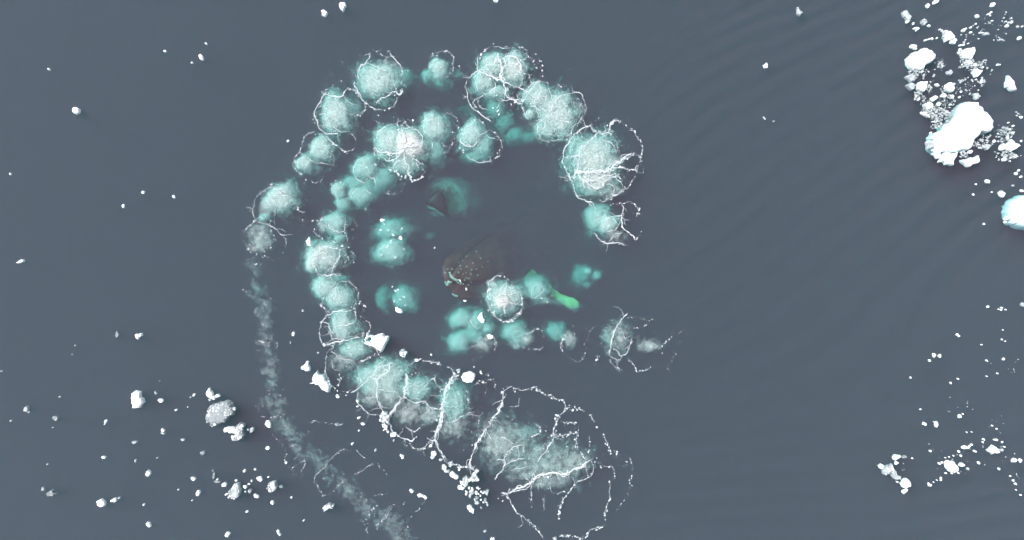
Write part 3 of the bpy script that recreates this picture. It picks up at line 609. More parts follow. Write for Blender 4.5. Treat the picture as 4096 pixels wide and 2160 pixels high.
cloud('lobed turquoise cloud with two ice chips on it, below the white foam-capped cloud',
      [(285, 535, 85, 65, .42, 1.8), (395, 560, 75, 75, .45, 1.6), (270, 710, 80, 75, .42, 1.9), (370, 660, 90, 60, .55, 1.0), (455, 735, 65, 65, .08, .6), (490, 600, 45, 50, .4, .7)],
      [('t', 2.5, [(350, 530), (370, 580), (410, 610)]), ('t', 2.5, [(290, 770), (340, 760), (400, 740), (440, 760)]), ('D', 4, [(520, 670), (550, 720), (540, 780)]), ('d', 5, [(290, 820), (330, 845), (380, 860)]),
       ('d', 4, [(190, 590), (220, 610)])], INN, reg='F')
cloud('turquoise cloud with a frayed white right edge on the inner southern row',
      [(700, 640, 88, 78, .42, 1.3), (790, 690, 48, 55, .08, .5), (715, 730, 60, 40, .2, .5)], [('D', 4, [(760, 760), (830, 770), (910, 770)]), ('D', 4, [(780, 650), (810, 640), (860, 615), (900, 620)]), ('d', 3, [(910, 640), (915, 740)])], INN, reg='F', caps=2)
cloud('faint cloud half turquoise half white, third in the inner southern row',
      [(1020, 635, 72, 58, .6, .9), (1120, 690, 58, 58, .08, .55)], [('D', 5, [(1060, 790), (1055, 730), (1070, 680), (1090, 650)]), ('d', 4, [(1140, 640), (1190, 650)]), ('D', 5, [(1280, 640), (1265, 690), (1230, 720)]),
       ('d', 8, [(1320, 800), (1350, 830), (1310, 890)]), ('d', 4, [(1150, 580), (1240, 620), (1340, 600)]), ('d', 4, [(1100, 820), (1200, 870), (1260, 770)])], INN, reg='F', caps=2)
cloud('grey cobweb of foam at the eastern end of the inner southern row',
      [(1500, 680, 110, 125, .08, .4), (1740, 745, 100, 45, .06, .5), (1420, 660, 45, 70, .4, .35)],
      [('s', 7, [(1570, 490), (1520, 540), (1490, 590), (1470, 640), (1450, 690), (1440, 760), (1430, 810)]), ('s', 5, [(1430, 810), (1480, 850), (1520, 850)]), ('s', 6, [(1610, 680), (1590, 740), (1560, 800), (1510, 820), (1500, 790), (1460, 765)]),
       ('t', 3, [(1545, 640), (1550, 690), (1600, 710)]), ('d', 4, [(1560, 600), (1620, 600), (1720, 590)]), ('d', 4, [(1570, 520), (1660, 530), (1790, 550)]), ('D', 6, [(1580, 850), (1620, 890), (1650, 940), (1720, 925), (1790, 895)]),
       ('D', 5, [(1440, 850), (1460, 890), (1520, 940)]), ('d', 5, [(1880, 700), (1850, 750), (1830, 800)]), ('d', 5, [(1930, 640), (1890, 690)]), ('d', 3, [(1970, 580), (1980, 680), (1950, 800), (1900, 890), (1870, 960)]),
       ('d', 4, [(1780, 620), (1790, 660)])], INN, reg='F', caps=2)
# ------------------------------------------------------------------ drifting ice
ICE = noisy('ice_white', (.78, .82, .85), (.88, .90, .91), 3.0, rough=0.55, bump=0.35, bscale=9.0)
ICE_WET = noisy('ice_wet_grey', (.17, .20, .22), (.28, .31, .33), 6.0, rough=0.4, bump=0.4, bscale=14.0)
ICE_PALE = noisy('ice_pale', (.28, .32, .345), (.44, .48, .50), 5.0, rough=0.45, bump=0.4, bscale=12.0)
ICE_BLUE = noisy('ice_blue', (.42, .60, .66), (.60, .72, .76), 2.0, rough=0.4, bump=0.3, bscale=6.0)
TONE = {'w': ICE, 'g': ICE_WET, 'p': ICE_PALE, 'b': ICE_BLUE}
def roughen(P, amp, closed=True, k=2):
    """split each edge of an outline and push the new points about"""
    P = np.asarray(P, dtype=float)
    for q in range(k):
        N = np.roll(P, -1, 0)
        L = np.linalg.norm(N - P, axis=1)[:, None]
        mid = (P + N) / 2 + rng.normal(size=P.shape) * L * amp
        P = np.stack([P, mid], 1).reshape(-1, 2)
        amp *= .8
    return P
def floe_mesh(P, h, skirt=0.12, bumps=.5):
    """an outline in metres made into a lump of ice floating with a submerged foot"""
    n = len(P); c = P.mean(0)
    size = math.sqrt(abs(0.5 * np.sum(P[:, 0] * np.roll(P[:, 1], -1) - np.roll(P[:, 0], -1) * P[:, 1])))
    ph = rng.random(2) * 40
    z0 = float(wave(c[0], c[1]))
    rings = [(1.09, -skirt), (1.04, -.3 * skirt), (1.0, .012), (.965, .45 * h), (.88, .85 * h), (.66, 1.0 * h), (.35, 1.0 * h)]
    V, F = [], []
    for i, (k, z) in enumerate(rings):
        Q = c + (P - c) * k
        f = 2.2 / max(size, .05)
        nz = (vnoise(Q[:, 0] * f + ph[0], Q[:, 1] * f + ph[1], 11) - .5) * 2 * h * bumps * (0 if i < 3 else min(1, (i - 2) / 2))
        V += [(a, b, z0 + max(z + e, .01 if i >= 2 else -9)) for (a, b), e in zip(Q, nz)]
    V.append((c[0], c[1], z0 + h * (1 + (rng.random() - .5) * bumps)))
    for r in range(len(rings) - 1):
        for i in range(n):
            a, b = r * n + i, r * n + (i + 1) % n
            F.append((a, b, b + n, a + n))
    o = (len(rings) - 1) * n
    F += [(o + i, o + (i + 1) % n, len(V) - 1) for i in range(n)]
    return V, F
nice = [0]
def outline(reg, pts):
    P = np.array([W(reg, *p) for p in pts])
    A = np.sum(P[:, 0] * np.roll(P[:, 1], -1) - np.roll(P[:, 0], -1) * P[:, 1])
    return P if A > 0 else P[::-1]
def lump(reg, x, y, r, el=1.0, rot=None):
    k = int(rng.integers(6, 9)); t = (np.arange(k) + rng.uniform(-.3, .3, k)) / k * 2 * math.pi
    rr = r * S(reg) * rng.uniform(.72, 1.18, k)
    a = rng.random() * 3.14 if rot is None else rot
    u, v = rr * np.cos(t) * el, rr * np.sin(t) / math.sqrt(el)
    x, y = W(reg, x, y)
    return np.stack([x + u * math.cos(a) - v * math.sin(a), y + u * math.sin(a) + v * math.cos(a)], -1)
def ice(P, label, tone='w', group=None, h=None, name='ice_floe', detail=2, cat='ice'):
    P = roughen(P, .13, k=detail)
    size = float(np.sqrt(np.prod(P.max(0) - P.min(0))))
    h = h or (.025 + .06 * min(size, 1.6))
    V, F = floe_mesh(P, h, skirt=.04 + .22 * min(size, 1.8))
    c = P.mean(0)
    o = mesh_obj(name, np.array(V) - np.array((c[0], c[1], 0)), F, TONE[tone])
    o.location = (c[0], c[1], 0)
    tag(o, label, cat, group)
    return o
def chips(P_in, n, rmin, rmax, z=0.0, inside=None):
    """many small ice chips in one mesh"""
    V, F, m = [], [], 0
    for i in range(n):
        x, y = P_in()
        r = rmin + (rmax - rmin) * rng.random() ** 2.2
        k = int(rng.integers(5, 8)); t = (np.arange(k) + rng.uniform(-.3, .3, k)) / k * 6.283
        rr = r * rng.uniform(.65, 1.25, k); z0 = float(wave(x, y)) + z; tx, ty = rng.normal(size=2) * .15
        ring = [(x + a, y + b, z0 + .006 + tx * a + ty * b) for a, b in zip(rr * np.cos(t), rr * np.sin(t))]
        top = [(x + .7 * a, y + .7 * b, z0 + .02 + .5 * r + tx * a + ty * b) for a, b in zip(rr * np.cos(t), rr * np.sin(t))]
        V += ring + top
        F += [(m + i2, m + (i2 + 1) % k, m + k + (i2 + 1) % k, m + k + i2) for i2 in range(k)] + [tuple(range(m + k, m + 2 * k))]
        m += 2 * k
    return V, F
def slush(reg, label, patches, tone='p', per=260, rmin=.012, rmax=.055):
    """brash: patches (x, y, rx, ry, density) of countless chips, one object"""
    V, F = [], []
    for (x, y, rx, ry, dn) in patches:
        cx, cy = W(reg, x, y); a, b = rx * S(reg), ry * S(reg)
        def pick():
            while True:
                r = math.sqrt(rng.random()) * (1 + .25 * rng.normal()); t = rng.random() * 6.283
                px, py = cx + a * r * math.cos(t), cy + b * r * math.sin(t)
                if rng.random() < .2 + 1.1 * float(vnoise(np.array(px * 3.5), np.array(py * 3.5), 21)): return px, py
        v, f = chips(pick, int(per * dn * a * b * 4), rmin, rmax)
        m = len(V); V += v; F += [tuple(i + m for i in q) for q in f]
    o = mesh_obj('brash_ice', V, F, TONE[tone])
    tag(o, label, 'brash ice', kind='stuff')
    return o
def crusted(reg, pts, label, tone='g', chips_n=90, group=None, bits=('w', 'p')):
    """a soft floe of frozen slush with a crust of chips"""
    P = roughen(outline(reg, pts), .13, k=2); c = P.mean(0)
    size = float(np.sqrt(np.prod(P.max(0) - P.min(0))))
    V, F = floe_mesh(P, .06 + .04 * size, skirt=.12)
    root = mesh_obj('slush_floe', np.array(V) - np.array((c[0], c[1], 0)), F, TONE[tone])
    root.location = (c[0], c[1], 0)
    tag(root, label, 'ice', group)
    lo, hi = P.min(0), P.max(0)
    def inside(x, y):
        n = 0; Q = np.roll(P, -1, 0)
        for (x1, y1), (x2, y2) in zip(P, Q):
            if (y1 > y) != (y2 > y) and x < (x2 - x1) * (y - y1) / (y2 - y1) + x1: n += 1
        return n % 2
    def pick():
        while True:
            x, y = lo + (hi - lo) * (rng.random(2) * 1.1 - .05)
            if inside(x, y): return x, y
    for tn, share, rm in ((bits[0], .3, .075), (bits[1], .7, .06)):
        v, f = chips(pick, max(4, int(chips_n * share)), .02, rm, z=.05 + .03 * size)
        o = mesh_obj('chip_crust', v, f, TONE[tn]); o.parent = root
        o.matrix_parent_inverse = root.matrix_basis.inverted(); o['kind'] = 'stuff'
    return root

# the field of ice in the northeast
NE = 'ice of the northeastern pack'
for pts, tone, label in [
    ([(240, 315), (285, 295), (325, 305), (360, 330), (358, 355), (330, 375), (300, 390), (270, 422), (235, 415), (210, 390), (205, 365), (220, 335)], 'w', 'rounded white floe at the northwestern corner of the ice pack'),
    ([(540, 630), (575, 615), (622, 617), (635, 640), (655, 665), (690, 695), (710, 745), (715, 770), (700, 790), (670, 795), (630, 815), (600, 840), (590, 875), (560, 900), (500, 908), (440, 911), (410, 914), (375, 900), (358, 870), (370, 840), (360, 815), (380, 795), (412, 790), (415, 755), (430, 750), (440, 745), (470, 715), (500, 690), (515, 650)], 'w', 'largest white ice floe in the picture, shaped like a boot'),
    ([(400, 942), (440, 919), (500, 915), (485, 950), (475, 995), (430, 990), (395, 975), (405, 955)], 'w', 'blocky white floe touching the bottom edge of the largest floe'),
    ([(530, 962), (570, 955), (600, 950), (632, 938), (635, 970), (610, 985), (565, 1002), (545, 985)], 'w', 'bar-shaped white floe just below the largest floe'),
    ([(530, 310), (560, 290), (600, 283), (605, 310), (590, 340), (580, 362), (545, 350), (530, 335)], 'w', 'wedge-shaped white floe northeast in the pack with slush below it'),
    ([(430, 180), (455, 185), (480, 210), (482, 228), (450, 240), (430, 248), (420, 225)], 'w', 'white floe with a grey left edge at the top of the pack'),
    ([(260, 505), (285, 490), (320, 488), (320, 505), (310, 535), (300, 550), (280, 545), (262, 530)], 'w', 'white squarish floe under the rounded northwestern floe'),
    ([(810, 453), (818, 460), (840, 485), (850, 520), (860, 540), (830, 540), (800, 520), (800, 495)], 'w', 'white fin-shaped floe alone near the right edge'),
    ([(430, 510), (460, 498), (480, 510), (480, 535), (455, 555), (430, 545)], 'w', 'white floe in the middle of the pack above the largest floe'),
    ([(185, 465), (225, 445), (245, 460), (240, 485), (215, 495)], 'p', 'upper of two dull floes on the western rim of the pack'),
    ([(185, 520), (215, 500), (240, 520), (230, 538), (205, 535)], 'p', 'lower of two dull floes on the western rim of the pack'),
    ([(300, 625), (330, 612), (350, 625), (345, 655), (315, 660), (302, 645)], 'w', 'white floe set in the slush left of the largest floe'),
    ([(595, 430), (620, 405), (650, 420), (640, 445), (610, 460)], 'w', 'white floe at the foot of the slush below the wedge-shaped floe'),
    ([(600, 565), (630, 560), (645, 578), (630, 595), (610, 590)], 'p', 'pale floe just above the top of the largest floe'),
    ([(335, 590), (360, 578), (378, 592), (350, 612)], 'w', 'small white floe in the slush, right above the western pack slush floe'),
    ([(435, 430), (455, 420), (470, 435), (455, 452), (438, 448)], 'p', 'pale five-sided floe in the open water inside the pack'),
    ([(310, 860), (335, 848), (355, 865), (345, 890), (315, 900)], 'p', 'pale floe against the lower left side of the largest floe'),
    ([(355, 930), (370, 905), (395, 920), (400, 940), (375, 952)], 'w', 'white floe tucked under the lower left corner of the largest floe'),
    ([(645, 895), (665, 870), (690, 875), (690, 890), (665, 905)], 'p', 'dull grey floe right below the largest floe'),
    ([(755, 880), (770, 865), (790, 875), (785, 900), (765, 908)], 'w', 'left of two joined white floes right of the largest floe'),
    ([(795, 905), (805, 865), (820, 840), (835, 850), (845, 865), (865, 870), (878, 880), (850, 900), (820, 915)], 'w', 'star-shaped right one of two joined floes right of the largest floe'),
    ([(170, 75), (188, 60), (205, 80), (222, 105), (215, 125), (195, 120), (178, 100)], 'p', 'pale elongated floe, northwesternmost of the pack'),
    ([(278, 125), (295, 113), (315, 135), (300, 152), (282, 140)], 'p', 'dull grey floe right of the northwesternmost pale floe'),
    ([(235, 172), (250, 162), (270, 172), (250, 186)], 'w', 'small white floe above the rounded northwestern floe'),
    ([(310, 32), (325, 18), (335, 25), (325, 45)], 'w', 'small white floe near the top edge, left of the one cut off by it'),
    ([(358, 8), (375, -12), (400, -8), (385, 12), (362, 20)], 'w', 'white floe cut off by the top edge above the pack'),
    ([(752, 1160), (770, 1150), (790, 1165), (780, 1188), (760, 1180)], 'w', 'white floe just above left of the bluish floe at the right edge'),
    ]:
    big = 'largest' in label and 'shaped like' in label
    ice(outline('J', pts), label, tone, NE, h=.16 if big else None, detail=2)
P = outline('J', [(808, 1240), (830, 1215), (860, 1200), (899, 1180), (960, 1190), (1000, 1260), (990, 1340), (940, 1380), (880, 1370), (840, 1350), (815, 1320), (805, 1280)])
edge_floe = ice(P, 'large bluish-rimmed floe cut off by the right edge', 'b', NE, h=.16)
c = np.array(W('J', 935, 1275))
V, F = floe_mesh(roughen(c + (outline('J', [(868, 1225), (899, 1195), (960, 1200), (990, 1260), (980, 1330), (935, 1370), (880, 1362), (850, 1345), (862, 1300), (855, 1260)]) - c), .09, k=2), .34, skirt=.05)
o = mesh_obj('ice_cap', V, F, ICE, edge_floe)
SM = 'small ice of the northeastern pack'
ANCHOR = [('J', 285, 355, 'the rounded northwestern floe'), ('J', 540, 770, 'the largest boot-shaped floe'), ('J', 445, 955, 'the blocky floe'), ('J', 585, 970, 'the bar-shaped floe'), ('J', 568, 322, 'the wedge-shaped floe'),
          ('J', 452, 213, 'the grey-edged floe'), ('J', 290, 518, 'the squarish floe'), ('J', 828, 500, 'the fin-shaped floe'), ('J', 455, 527, 'the middle floe of the pack'), ('J', 325, 636, 'the floe in the western slush'),
          ('J', 622, 432, 'the floe under the wedge slush'), ('J', 622, 578, 'the pale floe above the boot-shaped one'), ('J', 670, 890, 'the dull grey pack floe'), ('J', 835, 880, 'the star-shaped floe'), ('J', 195, 92, 'the northwesternmost pale floe'),
          ('J', 295, 133, 'the dull floe in the pack corner'), ('J', 380, 5, 'the top edge floe'), ('J', 771, 1168, 'the floe above the bluish one'), ('J', 880, 1280, 'the bluish edge floe'), ('J', 452, 436, 'the five-sided pale floe'),
          ('K', 615, 200, 'the lone triangular chip'), ('K', 492, 705, 'the boomerang-shaped chip'), ('K', 820, 850, 'the shield-shaped floe'), ('K', 578, 945, 'the big rounded southeastern floe'), ('K', 265, 890, 'the floe topping the string'),
          ('K', 324, 1045, 'the egg-round floe'), ('K', 495, 315, 'the pair of oval chips'), ('K', 945, 907, 'the pair near the right edge'), ('K', 982, 27, 'the pale right edge chip'), ('K', 626, 660, 'the ragged southeastern chip'), ('K', 655, 836, 'the upper brick-shaped chip'),
          ('L', 775, 565, 'the bean-shaped floe'), ('L', 783, 205, 'the heart-shaped chip'), ('L', 1190, 530, 'the sail-shaped floe'), ('L', 1240, 640, 'the big slush floe'), ('L', 1345, 750, 'the smaller slush floe'), ('L', 568, 1150, 'the bright lower left floe'),
          ('L', 290, 1095, 'the grey wing-shaped floe'), ('L', 1325, 1085, 'the lower slush floe'), ('L', 835, 983, 'the upright oval chip'), ('L', 145, 617, 'the crumbly left edge floe'), ('L', 1540, 1055, 'the rightmost slush floe'), ('L', 1120, 1093, 'the chip with a grey side'), ('L', 312, 670, 'the dim grey western floe'),
          ('H', 355, 1003, 'the long pale cluster floe'), ('H', 407, 965, 'the diamond chip of the cluster'), ('H', 150, 812, 'the upright block on the foam'), ('H', 467, 993, 'the ragged floe of the cluster'), ('H', 222, 865, 'the slanted slab on the foam'),
          ('G', 655, 910, 'the crumbly foam seam floe'), ('G', 150, 640, 'the jagged slanting floe'), ('G', 1303, 603, 'the round white southern floe'), ('G', 720, 1045, 'the lump on the foam rim'), ('G', 455, 915, 'the two seam chips'), ('G', 40, 515, 'the shark-tooth floe'),
          ('I', 175, 703, 'the narrow chip on the trail'), ('I', 515, 1170, 'the slushy trail chip'), ('G', 585, 1165, 'the dull chip beside the trail')]
ANCHOR = [(np.array(W(r, x, y)), t) for r, x, y, t in ANCHOR]
used_labels = {}
SIDE = ['right of', 'upper right of', 'above', 'upper left of', 'left of', 'lower left of', 'below', 'lower right of']
def smalls(reg, items, label, group, tone='w', name='ice_chip', detail=1):
    """small chips, each told apart by the nearest bigger floe"""
    for it in items:
        x, y, r = it[:3]; t = it[3] if len(it) > 3 else tone
        p = np.array(W(reg, x, y))
        near = sorted(ANCHOR, key=lambda q: np.linalg.norm(q[0] - p))[:4]
        look = {'w': 'white', 'p': 'pale', 'g': 'grey'}[t]
        size = 'tiny' if r * S(reg) < .042 else ('small' if r * S(reg) < .075 else 'larger')
        lab = None
        for q, txt in near:
            dv = p - q; dist = float(np.linalg.norm(dv)); k = int(round(math.atan2(dv[1], dv[0]) / (math.pi / 4))) % 8
            how = 'close' if dist < .5 else ('just' if dist < 1.1 else ('well' if dist < 2.4 else 'far'))
            cand = f'{size} {look} ice chip {how} {SIDE[k]} {txt}'
            if cand not in used_labels: lab = cand; break
        if lab is None:
            dv = p - near[0][0]; lab = cand
        used_labels[lab] = 1
        ice(lump(reg, x, y, r, rng.uniform(1, 1.45)), lab, t, group, name=name, detail=detail)
smalls('J', [(712, 28, 13), (615, 98, 10), (537, 182, 11), (797, 157, 9), (877, 228, 11), (578, 195, 7), (550, 172, 6), (580, 165, 5), (634, 197, 5), (648, 198, 5), (708, 125, 5), (685, 85, 7), (700, 75, 5), (795, 128, 5),
             (810, 135, 5), (825, 135, 6), (857, 162, 5), (885, 160, 5), (608, 143, 4), (670, 203, 14, 'p')], 'small ice chip scattered in the far top right corner above the wedge-shaped floe', 'chips in the top right corner')
smalls('J', [(232, 280, 14), (245, 290, 8), (468, 252, 15), (484, 240, 8), (330, 153, 8), (195, 130, 9), (230, 143, 7), (387, 180, 5), (400, 187, 5), (376, 228, 5), (345, 232, 7), (328, 235, 6), (300, 245, 5), (312, 240, 5)],
       'small ice chip between the rounded northwestern floe and the grey-edged floe above', 'chips along the northern rim of the pack')
smalls('J', [(462, 585, 12), (302, 688, 14), (565, 375, 14), (600, 392, 12), (570, 918, 11), (380, 512, 9), (515, 300, 8), (533, 270, 7), (562, 262, 5), (512, 275, 6), (390, 625, 12), (415, 575, 13), (400, 580, 8), (515, 555, 5), (512, 585, 6), (460, 630, 6),
             (640, 485, 5), (610, 480, 5), (635, 500, 7), (510, 320, 6), (520, 330, 5), (505, 315, 5), (530, 345, 6), (545, 240, 3), (745, 388, 6), (757, 388, 4), (350, 908, 9), (340, 800, 6), (345, 830, 7), (785, 962, 13), (820, 780, 6), (835, 800, 7), (800, 830, 8), (820, 950, 7), (840, 945, 6), (600, 420, 7), (650, 405, 6), (370, 700, 8), (320, 700, 8), (285, 680, 7), (260, 600, 6), (250, 575, 6)],
       'small white ice chip caught in the brash among the larger pack floes', SM)
smalls('J', [(688, 1093, 13), (795, 1318, 11), (790, 1338, 8), (855, 1045, 9), (875, 1027, 7), (873, 1068, 6), (832, 1120, 7, 'p'), (890, 1150, 9), (880, 707, 8), (718, 853, 8), (655, 1352, 5), (598, 1173, 6), (697, 1160, 4), (610, 1112, 4), (838, 758, 5), (878, 852, 5), (805, 740, 4)],
       'small ice chip strewn between the largest floe and the bluish floe at the right edge', 'chips near the right edge')
slush('J', 'grey brash ice filling the water between the pack floes on the left', [(270, 435, 52, 38, 1.3), (395, 385, 26, 36, 1.0), (400, 700, 58, 52, 1.5), (345, 680, 50, 40, 1.1), (300, 640, 40, 40, .9), (262, 585, 28, 42, 1.0), (430, 610, 55, 40, .6), (325, 530, 22, 40, .6), (410, 540, 24, 26, .6), (410, 205, 10, 22, 1.4), (355, 460, 14, 30, .4), (360, 755, 30, 20, .9)])
slush('J', 'grey brash ice trailing below the wedge-shaped floe', [(570, 390, 50, 36, 1.4), (630, 385, 36, 24, .9), (535, 350, 20, 30, .9), (545, 520, 65, 50, .35), (640, 505, 24, 30, .6)])
slush('J', 'grey brash ice round the two joined floes near the right edge', [(790, 800, 46, 40, 1.3), (800, 940, 58, 26, 1.4), (770, 850, 30, 24, .9), (860, 690, 24, 14, .35), (745, 240, 36, 22, .55)])
slush('J', 'grey brash ice along the lower right side of the largest floe', [(640, 862, 52, 24, .9), (530, 935, 32, 16, 1.3), (690, 820, 34, 16, .5), (390, 905, 22, 16, .8), (620, 885, 40, 14, .7)])
slush('J', 'thin sprinkle of ice crumbs in the top right corner', [(730, 150, 90, 70, .05), (760, 100, 110, 80, .03), (500, 410, 40, 12, .25), (600, 200, 90, 60, .05), (700, 430, 20, 30, .2)])

# southeast
SE = 'ice of the southeastern scatter'
for pts, tone, label in [
    ([(605, 198), (613, 189), (627, 205), (618, 210)], 'w', 'triangular ice chip alone above the southeastern scatter'),
    ([(478, 692), (497, 690), (502, 705), (495, 722), (487, 715), (486, 703)], 'w', 'boomerang-shaped white ice chip above the round southeastern floe'),
    ([(785, 855), (800, 840), (815, 825), (830, 835), (845, 855), (852, 865), (830, 869), (800, 865)], 'w', 'shield-shaped white floe right of the round southeastern floe'),
    ([(545, 920), (565, 912), (585, 915), (600, 935), (610, 950), (605, 970), (585, 976), (560, 968), (547, 950)], 'w', 'big rounded white floe in the middle of the southeastern scatter'),
    ([(245, 895), (260, 877), (285, 880), (285, 890), (265, 902), (250, 905)], 'w', 'white floe topping the string of ice in the lower right'),
    ([(245, 960), (258, 965), (262, 985), (290, 1000), (290, 1018), (262, 1018), (240, 1000)], 'p', 'bent pale floe in the string of ice above the egg-round one'),
    ]:
    ice(outline('K', pts), label, tone, SE)
for x, y, r, el, rot, tone, label in [
    (324, 1045, 28, 1.05, 0, 'w', 'egg-round white floe ending the string of ice in the lower right'), (180, 945, 16, 1.0, None, 'w', 'round white knob at the left of the string of ice in the lower right'),
    (265, 923, 11, 1.2, .8, 'w', 'small white chip between the top floe and the slush of the string'), (305, 887, 11, 1.3, 0, 'g', 'grey chip right of the floe topping the string of ice'),
    (478, 313, 9, 1.4, 1.5, 'w', 'left one of the pair of oval chips high in the southeastern scatter'), (511, 317, 9, 1.25, 1.3, 'w', 'right one of the pair of oval chips high in the southeastern scatter'),
    (424, 702, 11, 1.0, None, 'w', 'white cube-like chip left of the boomerang-shaped one'), (626, 660, 9, 1.2, None, 'w', 'ragged white chip between the boomerang-shaped chip and the shield-shaped floe'),
    (655, 836, 14, 1.5, .1, 'w', 'white brick-shaped chip above the big rounded southeastern floe'), (632, 934, 12, 1.4, .1, 'w', 'white brick-shaped chip touching the right of the big rounded southeastern floe'),
    (663, 955, 9, 1.0, None, 'p', 'pale chip right below the brick-shaped one by the big rounded floe'), (864, 850, 10, 1.4, 0, 'p', 'pale chip at the right tip of the shield-shaped floe'),
    (928, 906, 11, 1.2, 0, 'w', 'left white chip of the pair near the lower right edge'), (962, 908, 9, 1.2, 1.2, 'w', 'right white chip of the pair near the lower right edge'),
    (982, 27, 12, 1.1, None, 'p', 'pale chip cut off by the right edge below the bluish floe'), (318, 1084, 11, 1.6, .5, 'w', 'upper of two chips under the egg-round floe'), (310, 1092, 7, 1.3, 1.2, 'p', 'lower of two chips under the egg-round floe')]:
    ice(lump('K', x, y, r, el, rot), label, tone, SE, detail=2 if r > 12 else 1)
crusted('K', [(190, 960), (215, 940), (240, 930), (245, 955), (225, 975), (205, 990)], 'grey slushy floe in the string of ice in the lower right', 'p', 30, SE)
smalls('K', [(452, 343, 6), (772, 342, 5), (874, 335, 6), (780, 37, 6), (859, 44, 5), (856, 55, 4), (884, 55, 4), (345, 440, 5), (612, 447, 4), (572, 470, 5), (399, 619, 4), (742, 252, 4), (863, 223, 4), (881, 234, 3), (775, 432, 4), (643, 646, 4), (835, 416, 4), (868, 170, 3), (840, 52, 3)],
       'tiny ice chip sprinkled above the boomerang-shaped chip in the lower right quarter', 'tiny chips above the southeastern floes')
smalls('K', [(678, 827, 5), (688, 818, 6), (713, 858, 7), (757, 788, 6), (755, 806, 4), (826, 792, 8), (865, 806, 4), (880, 834, 5), (918, 912, 4), (508, 928, 6), (523, 920, 5), (266, 1028, 5), (451, 1042, 5), (460, 1052, 8), (520, 1012, 5), (521, 1024, 4), (479, 1034, 3),
             (497, 1022, 3), (455, 855, 6), (632, 884, 5), (725, 920, 7), (845, 955, 5), (850, 960, 5), (911, 998, 4), (925, 1022, 5), (932, 1040, 6), (935, 1073, 3), (975, 1108, 5), (803, 710, 4), (828, 729, 4), (660, 748, 3), (688, 747, 3), (620, 860, 6), (590, 884, 4), (565, 890, 4), (545, 895, 3), (610, 978, 5), (542, 980, 5), (575, 980, 4), (356, 898, 4)],
       'tiny ice chip strewn round the big rounded southeastern floe', 'tiny chips round the southeastern floes')
slush('K', 'fine ice crumbs drifting round the southeastern floes', [(580, 945, 70, 45, .12), (760, 870, 170, 60, .035), (830, 720, 70, 60, .04), (480, 840, 60, 40, .04), (560, 590, 160, 70, .014), (900, 380, 90, 60, .03), (940, 1020, 30, 50, .08), (310, 940, 30, 25, .12)], rmax=.035)

# southwest
SW = 'ice of the southwestern scatter'
for pts, tone, label in [
    ([(745, 530), (770, 518), (790, 525), (805, 560), (800, 590), (790, 608), (750, 612), (745, 585)], 'w', 'upright bean-shaped white floe in the left half of the scatter'),
    ([(763, 200), (775, 190), (783, 198), (790, 190), (800, 190), (800, 205), (785, 212), (780, 225), (768, 215)], 'w', 'heart-shaped white chip high above the bean-shaped floe'),
    ([(1168, 520), (1182, 497), (1200, 525), (1218, 553), (1190, 555), (1170, 540)], 'w', 'white sail-shaped floe above the big grey slush floe'),
    ([(1268, 725), (1300, 720), (1330, 725), (1350, 740), (1335, 757), (1300, 755), (1270, 748)], 'w', 'white bar of ice lying on the left of the smaller slush floe'),
    ([(1505, 685), (1518, 682), (1530, 705), (1530, 722), (1518, 722)], 'w', 'narrow white ice chip on the fading bubble trail'),
    ([(547, 1140), (565, 1130), (590, 1148), (588, 1168), (570, 1172), (550, 1160)], 'w', 'bright white floe farthest down left'),
    ([(265, 1090), (285, 1078), (315, 1098), (300, 1112), (270, 1112)], 'g', 'grey wing-shaped floe near the lower left corner'),
    ([(1276, 1322), (1298, 1320), (1300, 1328), (1290, 1332), (1290, 1342), (1276, 1340)], 'w', 'notched white chip at the bottom edge left of the bubble trail')]:
    ice(outline('L', pts), label, tone, SW)
